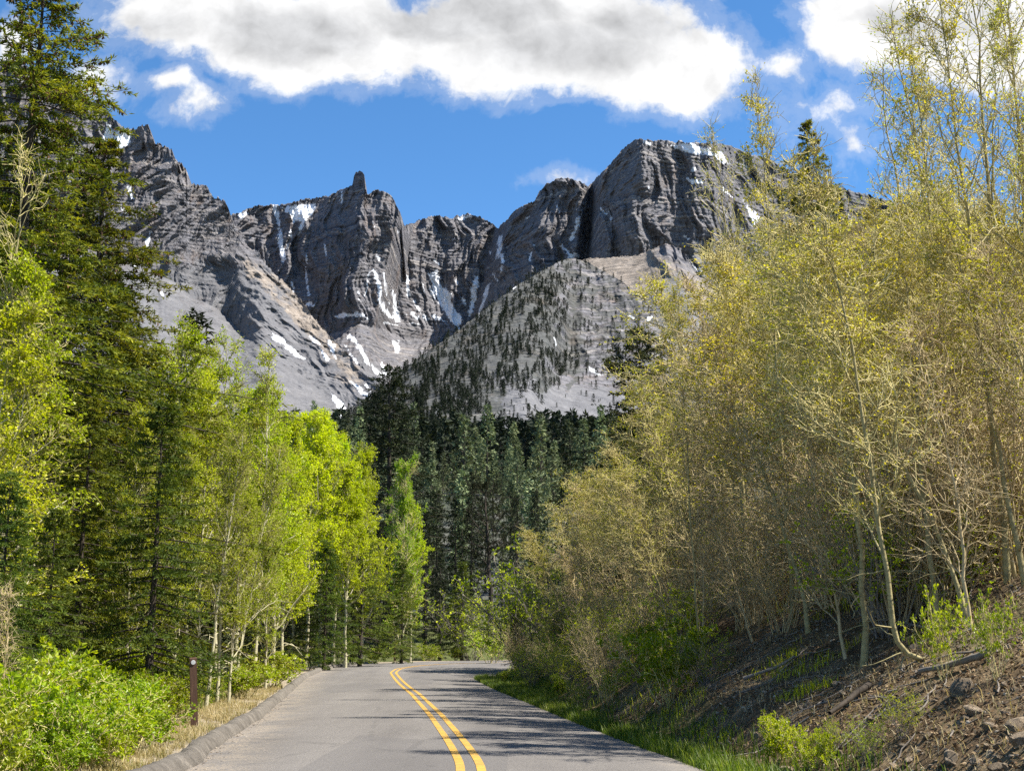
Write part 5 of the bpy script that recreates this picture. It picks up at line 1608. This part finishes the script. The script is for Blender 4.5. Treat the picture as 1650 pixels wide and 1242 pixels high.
# bare sapling by the picture edge
X, _, zt = at(32, 955, 15.0)
plant('aspen_sapling', SAPL[0], float(X), 15.0, gz(float(X), 15.0) - 0.05, float(zt) - gz(float(X), 15.0), 1.2, 'thin bare sapling in front of the low drooping spruce', 'tree', None)
X, _, zt = at(66, 1180, 14.0)


# ------------------------------------------------------------------ grass, stones, sticks
def blades(name, P, h, w, mat, lab, seed, bend=0.5):
    rng = np.random.default_rng(seed)
    n = len(P)
    az = rng.random(n) * 6.283
    d = np.stack([np.cos(az), np.sin(az), 0 * az], 1)
    s = np.stack([-np.sin(az), np.cos(az), 0 * az], 1)
    hh = (h * (0.5 + 0.8 * rng.random(n)))[:, None]
    b = bend * (0.3 + rng.random((n, 1)))
    m = P + np.array([0, 0, 1.0]) * hh * 0.55 + d * hh * b * 0.25
    t = P + np.array([0, 0, 1.0]) * hh * (1 - 0.25 * b) + d * hh * b * 0.8
    ww = w * (0.7 + 0.6 * rng.random((n, 1)))
    V = np.stack([P - s * ww, P + s * ww, m + s * ww * 0.8, t + s * ww * 0.1, t - s * ww * 0.1, m - s * ww * 0.8], 1).reshape(-1, 3)
    i = np.arange(n)[:, None] * 6
    Q = np.concatenate([i + np.array([[0, 1, 2, 5]]), i + np.array([[5, 2, 3, 4]])])
    r = np.repeat(np.clip(0.5 + 0.4 * perlin(P[:, 0] * 1.5, P[:, 1] * 1.5, 0.2) + 0.25 * rng.normal(size=n), 0, 1), 6)
    tag(link(name, mesh_np(name, V, Q, None, [mat], None, {'rnd': r}, False)), lab, None, None, 'stuff')


def scatter_edge(L, a, b, y0, y1, n, seed, side, patch=0.0, sc=1.2):
    rng = np.random.default_rng(seed)
    s = (L[:, 1] > y0) & (L[:, 1] < y1)
    idx = np.where(s)[0]
    idx = idx[:np.argmax(np.diff(np.r_[idx, idx[-1] + 5]) > 1) + 1]
    Lr = resample(L[idx], 400)
    T = np.gradient(Lr, axis=0); T /= np.linalg.norm(T, axis=1, keepdims=True)
    N = np.stack([T[:, 1], -T[:, 0]], 1) * side
    f = rng.random(n) ** 1.35 * 398
    i = f.astype(int); w = (f - i)[:, None]
    p = Lr[i] * (1 - w) + Lr[i + 1] * w + N[i] * (a + (b - a) * rng.random((n, 1)))
    k = perlin(p[:, 0] * sc, p[:, 1] * sc, seed * 0.7) > patch - 0.6 * rng.random(n)
    p = p[k]
    return np.c_[p, ground_z(p[:, 0], p[:, 1]) - 0.01]


blades('verge_grass', np.concatenate([scatter_edge(RE, -0.05, 0.5, 12, 57.5, 17000, 1, 1, 0.0), scatter_edge(RE, 0.3, 1.5, 12, 57.5, 7000, 12, 1, 0.2), scatter_edge(RE, -0.05, 1.6, 36, 57.5, 9000, 2, 1, -0.3)]), 0.21, 0.006, M_grass,
       'green grass along the inner edge of the asphalt', 3)
blades('dry_grass', scatter_edge(LE, 0.42, 2.0, 12, 48, 34000, 4, -1, 0.25), 0.14, 0.0045, M_dry, 'tan dry grass on the verge behind the kerb', 5, 0.8)
blades('meadow_grass', scatter_edge(LE, 1.5, 9.0, 12, 75, 30000, 6, -1, 0.0, 0.6), 0.30, 0.008, M_grass, 'green undergrowth grass beneath the roadside trees', 7, 0.7)
q = np.random.default_rng(8)
Yq = 19 + 29 * q.random(26000) ** 1.5
Xq = np.array([re_x(v) for v in Yq[:1]]) if False else np.interp(Yq, RE[30:250, 1], RE[30:250, 0]) + 1.0 + (0.46 * Yq) * q.random(26000)
kq = perlin(Xq * 0.7, Yq * 0.7, 2.2) > 0.12
blades('bank_grass', np.c_[Xq[kq], Yq[kq], ground_z(Xq[kq], Yq[kq]) - 0.01], 0.20, 0.006, M_mid, 'sparse dull grass tufts on the bank under the thicket', 9, 0.9)


kd = perlin(Xq * 0.9, Yq * 0.9, 6.2) > 0.22
q2 = np.c_[np.interp(Yq * 0.62, RE[30:250, 1], RE[30:250, 0]) + 1.2 + 7 * q.random(len(Yq)), Yq * 0.62]
q2 = q2[kd]
blades('straw', np.c_[q2, ground_z(q2[:, 0], q2[:, 1]) - 0.01], 0.15, 0.005, M_dry, 'bleached grass straws on the bare slope', 10, 1.1)


def stone_material():
    n = NT('pale_limestone')
    p = n.obj()
    oi = n.n('ShaderNodeObjectInfo')
    c = n.ramp(n.noise(p, 2.2, 8, 0.7), [(0.3, (0.12, 0.092, 0.062)), (0.55, (0.30, 0.24, 0.17)), (0.75, (0.50, 0.43, 0.33))])
    c = n.mix(1.0, c, n.ramp(oi.outputs['Random'], [(0, (0.6, 0.58, 0.55)), (1, (1.25, 1.2, 1.15))]), 'MULTIPLY')
    return n.out(c, 0.9, n.bump(n.noise(p, 6, 7, 0.75), 0.8, 0.1), 0.2)


M_stone = stone_material()
import bmesh


def stone_mesh(seed, flat=0.6):
    bm = bmesh.new()
    bmesh.ops.create_icosphere(bm, subdivisions=3, radius=1)
    V = np.array([v.co[:] for v in bm.verts])
    # cut with random planes for broken faces
    rg = np.random.default_rng(seed)
    for _ in range(11):
        nrm = unit(rg.normal(size=3)); dcut = 0.55 + 0.3 * rg.random()
        dd = V @ nrm - dcut
        V = V - np.maximum(dd, 0)[:, None] * nrm * 0.95
    V += unit(V) * (0.06 * fbm(V[:, 0] * 2.2 + seed, V[:, 1] * 2.2, V[:, 2] * 2.2, 3))[:, None]
    V *= np.array([1.0, 0.75, flat])
    for v, c in zip(bm.verts, V): v.co = c
    me = bpy.data.meshes.new('stone')
    bm.to_mesh(me); bm.free()
    me.materials.append(M_stone)
    return me


STONES = [stone_mesh(400 + i, 0.45 + 0.1 * (i % 3)) for i in range(6)]
rng = np.random.default_rng(21)


def stone(x, y, s, lab, group=None):
    o = bpy.data.objects.new('stone', STONES[rng.integers(6)])
    COL.objects.link(o)
    o.location = (x, y, gz(x, y) + s * 0.12)
    o.rotation_euler = (rng.normal() * 0.3, -0.35 + rng.normal() * 0.3, rng.random() * 6.28)
    o.scale = (s, s * (0.7 + 0.5 * rng.random()), s)
    tag(o, lab, 'stone', group)


def on_ground(px, py):
    yy = np.arange(11.5, 45, 0.04)
    a, c, s = ray(px, py)
    g = ground_z(a / c * yy, yy)
    hit = np.where(g > CAMZ + s / c * yy)[0]
    Yh = float(yy[hit[0]]) if len(hit) else 15.0
    return float(a / c) * Yh, Yh


for px, py, s, lab in [(1550, 1115, 0.17, 'long slanting pale boulder beside the foot of the yellow-leafed shrub'), (1640, 1172, 0.15, 'rounded pale stone on the bare slope at the picture edge'),
                       (1648, 1195, 0.13, 'grey stone just below the rounded pale one at the picture edge'), (1535, 1225, 0.15, 'brownish flat stone at the very foot of the picture'),
                       (1302, 1140, 0.10, 'pale stone in the shaded part of the slope below the hooked stem'), (1570, 1150, 0.12, 'flat pale stone below the long slanting boulder')]:
    x, y = on_ground(px, py)
    stone(x, y, s, lab)
for i in range(85):
    px = 1130 + 530 * rng.random(); py = 1242 - 210 * rng.random() ** 1.3 * np.clip((px - 1080) / 400, 0.2, 1)
    x, y = on_ground(px, py)
    stone(x, y, 0.035 + 0.08 * rng.random() ** 2, 'small broken stone strewn on the bare slope under the aspens', 'stones strewn on the bare slope')

# pebbles: small chips nobody would count
N = 9000
Yp = 9 + 19 * rng.random(N) ** 1.4
Xp = np.interp(Yp, RE[30:250, 1], RE[30:250, 0]) + 0.8 + 7.5 * rng.random(N)
Zp = ground_z(Xp, Yp)
N2 = 2500
pe = scatter_edge(LE, -0.55, 0.02, 8, 40, N2, 31, -1, 0.2)
Pp = np.concatenate([np.c_[Xp, Yp, Zp], np.c_[pe[:, :2], road_z(pe[:, 1]) + 0.0]])
cube = np.array([[-1, -1, -1], [1, -1, -1], [1, 1, -1], [-1, 1, -1], [-1, -1, 1], [1, -1, 1], [1, 1, 1], [-1, 1, 1]], float)
cq = np.array([[0, 3, 2, 1], [4, 5, 6, 7], [0, 1, 5, 4], [1, 2, 6, 5], [2, 3, 7, 6], [3, 0, 4, 7]])
nP = len(Pp)
sz = (0.007 + 0.022 * rng.random(nP) ** 2.6)
sz[N:] = 0.006 + 0.010 * rng.random(nP - N) ** 2
vv = cube[None] * (0.6 + 0.5 * rng.random((nP, 8, 1))) * np.stack([np.ones(nP), 0.5 + 0.4 * rng.random(nP), 0.35 + 0.3 * rng.random(nP)], 1)[:, None, :] * sz[:, None, None]
an = rng.random(nP) * 6.28
vx = vv[..., 0] * np.cos(an)[:, None] - vv[..., 1] * np.sin(an)[:, None]; vy = vv[..., 0] * np.sin(an)[:, None] + vv[..., 1] * np.cos(an)[:, None]
Vp = np.stack([vx + Pp[:, 0:1], vy + Pp[:, 1:2], vv[..., 2] + Pp[:, 2:3] + 0.3 * sz[:, None]], -1).reshape(-1, 3)
Qp = (cq[None] + (np.arange(nP) * 8)[:, None, None]).reshape(-1, 4)
n = NT('stone_chips')
mchip = n.out(n.ramp(n.attr('rnd'), [(0, (0.07, 0.05, 0.034)), (0.6, (0.20, 0.16, 0.115)), (1, (0.44, 0.38, 0.30))]), 0.9)
tag(link('gravel', mesh_np('gravel', Vp, Qp, None, [mchip], None, {'rnd': np.repeat(rng.random(nP), 8)}, False)), 'loose stone chips on the bank and along the kerb', None, None, 'stuff')

# dead sticks and leaf litter on the bank
S = MB()
ns = 420
Ys = 13 + 26 * rng.random(ns) ** 1.2
Xs = np.interp(Ys, RE[30:250, 1], RE[30:250, 0]) + 1.2 + 0.40 * Ys * rng.random(ns)
L = 0.25 + 1.1 * rng.random(ns) ** 2
an = rng.random(ns) * 3.14
pts = []
for k in np.linspace(-.5, .5, 6):
    x = Xs + np.cos(an) * L * k + 0.03 * rng.normal(size=ns); y = Ys + np.sin(an) * L * k + 0.03 * rng.normal(size=ns)
    pts.append(np.stack([x, y, ground_z(x, y) + 0.02 + 0.05 * rng.random(ns) * L], 1))
S.tubes(np.stack(pts, 1), (0.006 + 0.010 * rng.random(ns))[:, None] * np.linspace(1, 0.5, 6)[None], 4, 0)
nl = 42000
Yl = 9.5 + 25 * rng.random(nl) ** 1.3
Xl = np.interp(Yl, RE[30:250, 1], RE[30:250, 0]) + 0.9 + 0.45 * Yl * rng.random(nl)
S.leaves(np.c_[Xl, Yl, ground_z(Xl, Yl) + 0.012], unit(np.c_[rng.normal(size=(nl, 2)), 0.25 * rng.normal(size=nl)]), 0.035 + 0.03 * rng.random(nl), 0.03, rng, 1, None, 0.25)
M_litter = leaf_material('old_leaf_litter', [(0, (0.045, 0.026, 0.013)), (0.6, (0.15, 0.095, 0.050)), (1, (0.36, 0.27, 0.16))], 0.1, (1, 1, 1), 0.8, 0.1, 0.1)
tag(link('litter', S.mesh('litter', [M_deadtwig, M_litter])), 'dead sticks and old leaves strewn over the bank', None, None, 'stuff')

# fallen poles on the bank
for (a, b, r, lab) in [((1400, 1115), (1330, 1165), 0.05, 'dark rotten log lying down the bare slope below the J-shaped foot'), ((1600, 1060), (1480, 1095), 0.05, 'thin fallen pole behind the yellow-leafed shrub'),
                       ((1560, 1010), (1400, 1000), 0.025, 'pale dead pole lying level among the trunks above the bare slope'), ((1200, 1100), (1290, 1060), 0.035, 'grey fallen branch under the thicket stems')]:
    xa, ya = on_ground(*a); xb, yb = on_ground(*b)
    k = np.linspace(0, 1, 12)
    x = xa + (xb - xa) * k + 0.04 * np.cumsum(rng.normal(size=12)) * 0.4; y = ya + (yb - ya) * k
    z = ground_z(x, y) + r * 0.9 + 0.05
    B = MB(); B.tubes(np.stack([x, y, z], 1), r * np.linspace(1, 0.55, 12), 7, 0)
    tag(link('fallen_log', B.mesh('fallen_log', [M_spruce_bark if 'dark' in lab else M_deadtwig])), lab, 'log')


# ------------------------------------------------------------------ marker posts
def make_post(px, pb, Y, h, lean, lab, w=0.105):
    n = NT('brown_post_paint')
    p = n.obj()
    c = n.ramp(n.noise(n.scaled(p, (9, 9, 1.2)), 2.2, 6, .7), [(0.3, (0.06, 0.030, 0.018)), (0.6, (0.105, 0.056, 0.034)), (0.8, (0.18, 0.12, 0.08))])
    m = n.out(c, 0.7, n.bump(n.noise(n.scaled(p, (14, 14, 1)), 3, 5, .7), 0.4, 0.01), 0.3)
    X, _, _ = at(px, pb, Y); X = float(X)
    e = bpy.data.objects.new('marker_post', None); COL.objects.link(e)
    e.location = (X, Y, gz(X, Y)); e.rotation_euler = (0.02, lean, R(16))
    tag(e, lab, 'post')
    bm = bmesh.new()
    bmesh.ops.create_cube(bm, size=1)
    for v in bm.verts:
        v.co = Vector((v.co.x * w, v.co.y * w * 0.75, (v.co.z + 0.5) * (h + 0.3) - 0.3))
        if v.co.z > h - 0.01 and v.co.y > 0: v.co.z += 0.012
    bmesh.ops.subdivide_edges(bm, edges=[ed for ed in bm.edges if abs((ed.verts[0].co - ed.verts[1].co).z) > 0.5], cuts=8)
    for v in bm.verts:
        v.co.x += 0.003 * perlin(v.co.z * 3, v.co.x * 20, 0.1)
    bmesh.ops.bevel(bm, geom=bm.edges[:], offset=0.005, segments=2, affect='EDGES')
    me = bpy.data.meshes.new('shaft'); bm.to_mesh(me); bm.free(); me.materials.append(m)
    c = link('shaft', me, e)
    n = NT('grey_reflector')
    m2 = n.out(n.ramp(n.noise(n.obj(), 60, 2), [(0.3, (0.42, 0.42, 0.41)), (0.7, (0.62, 0.62, 0.60))]), 0.35, None, 0.6)
    bm = bmesh.new()
    bmesh.ops.create_cone(bm, cap_ends=True, segments=28, radius1=0.042, radius2=0.039, depth=0.012, matrix=Matrix.Translation((0, -w * 0.375 - 0.007, h - 0.075)) @ Matrix.Rotation(R(90), 4, 'X'))
    bmesh.ops.bevel(bm, geom=[ed for ed in bm.edges if ed.is_manifold and ed.calc_face_angle(0) > 1], offset=0.002, segments=2, affect='EDGES')
    me = bpy.data.meshes.new('reflector'); bm.to_mesh(me); bm.free(); me.materials.append(m2)
    link('reflector', me, e)


make_post(314, 1160, 23.5, 1.28, -0.07, 'brown square post with a round grey reflector among the bright bushes', 0.13)
make_post(636, 1063, 88, 1.55, 0.0, 'plain brown post standing beyond the far bend of the road', 0.14)
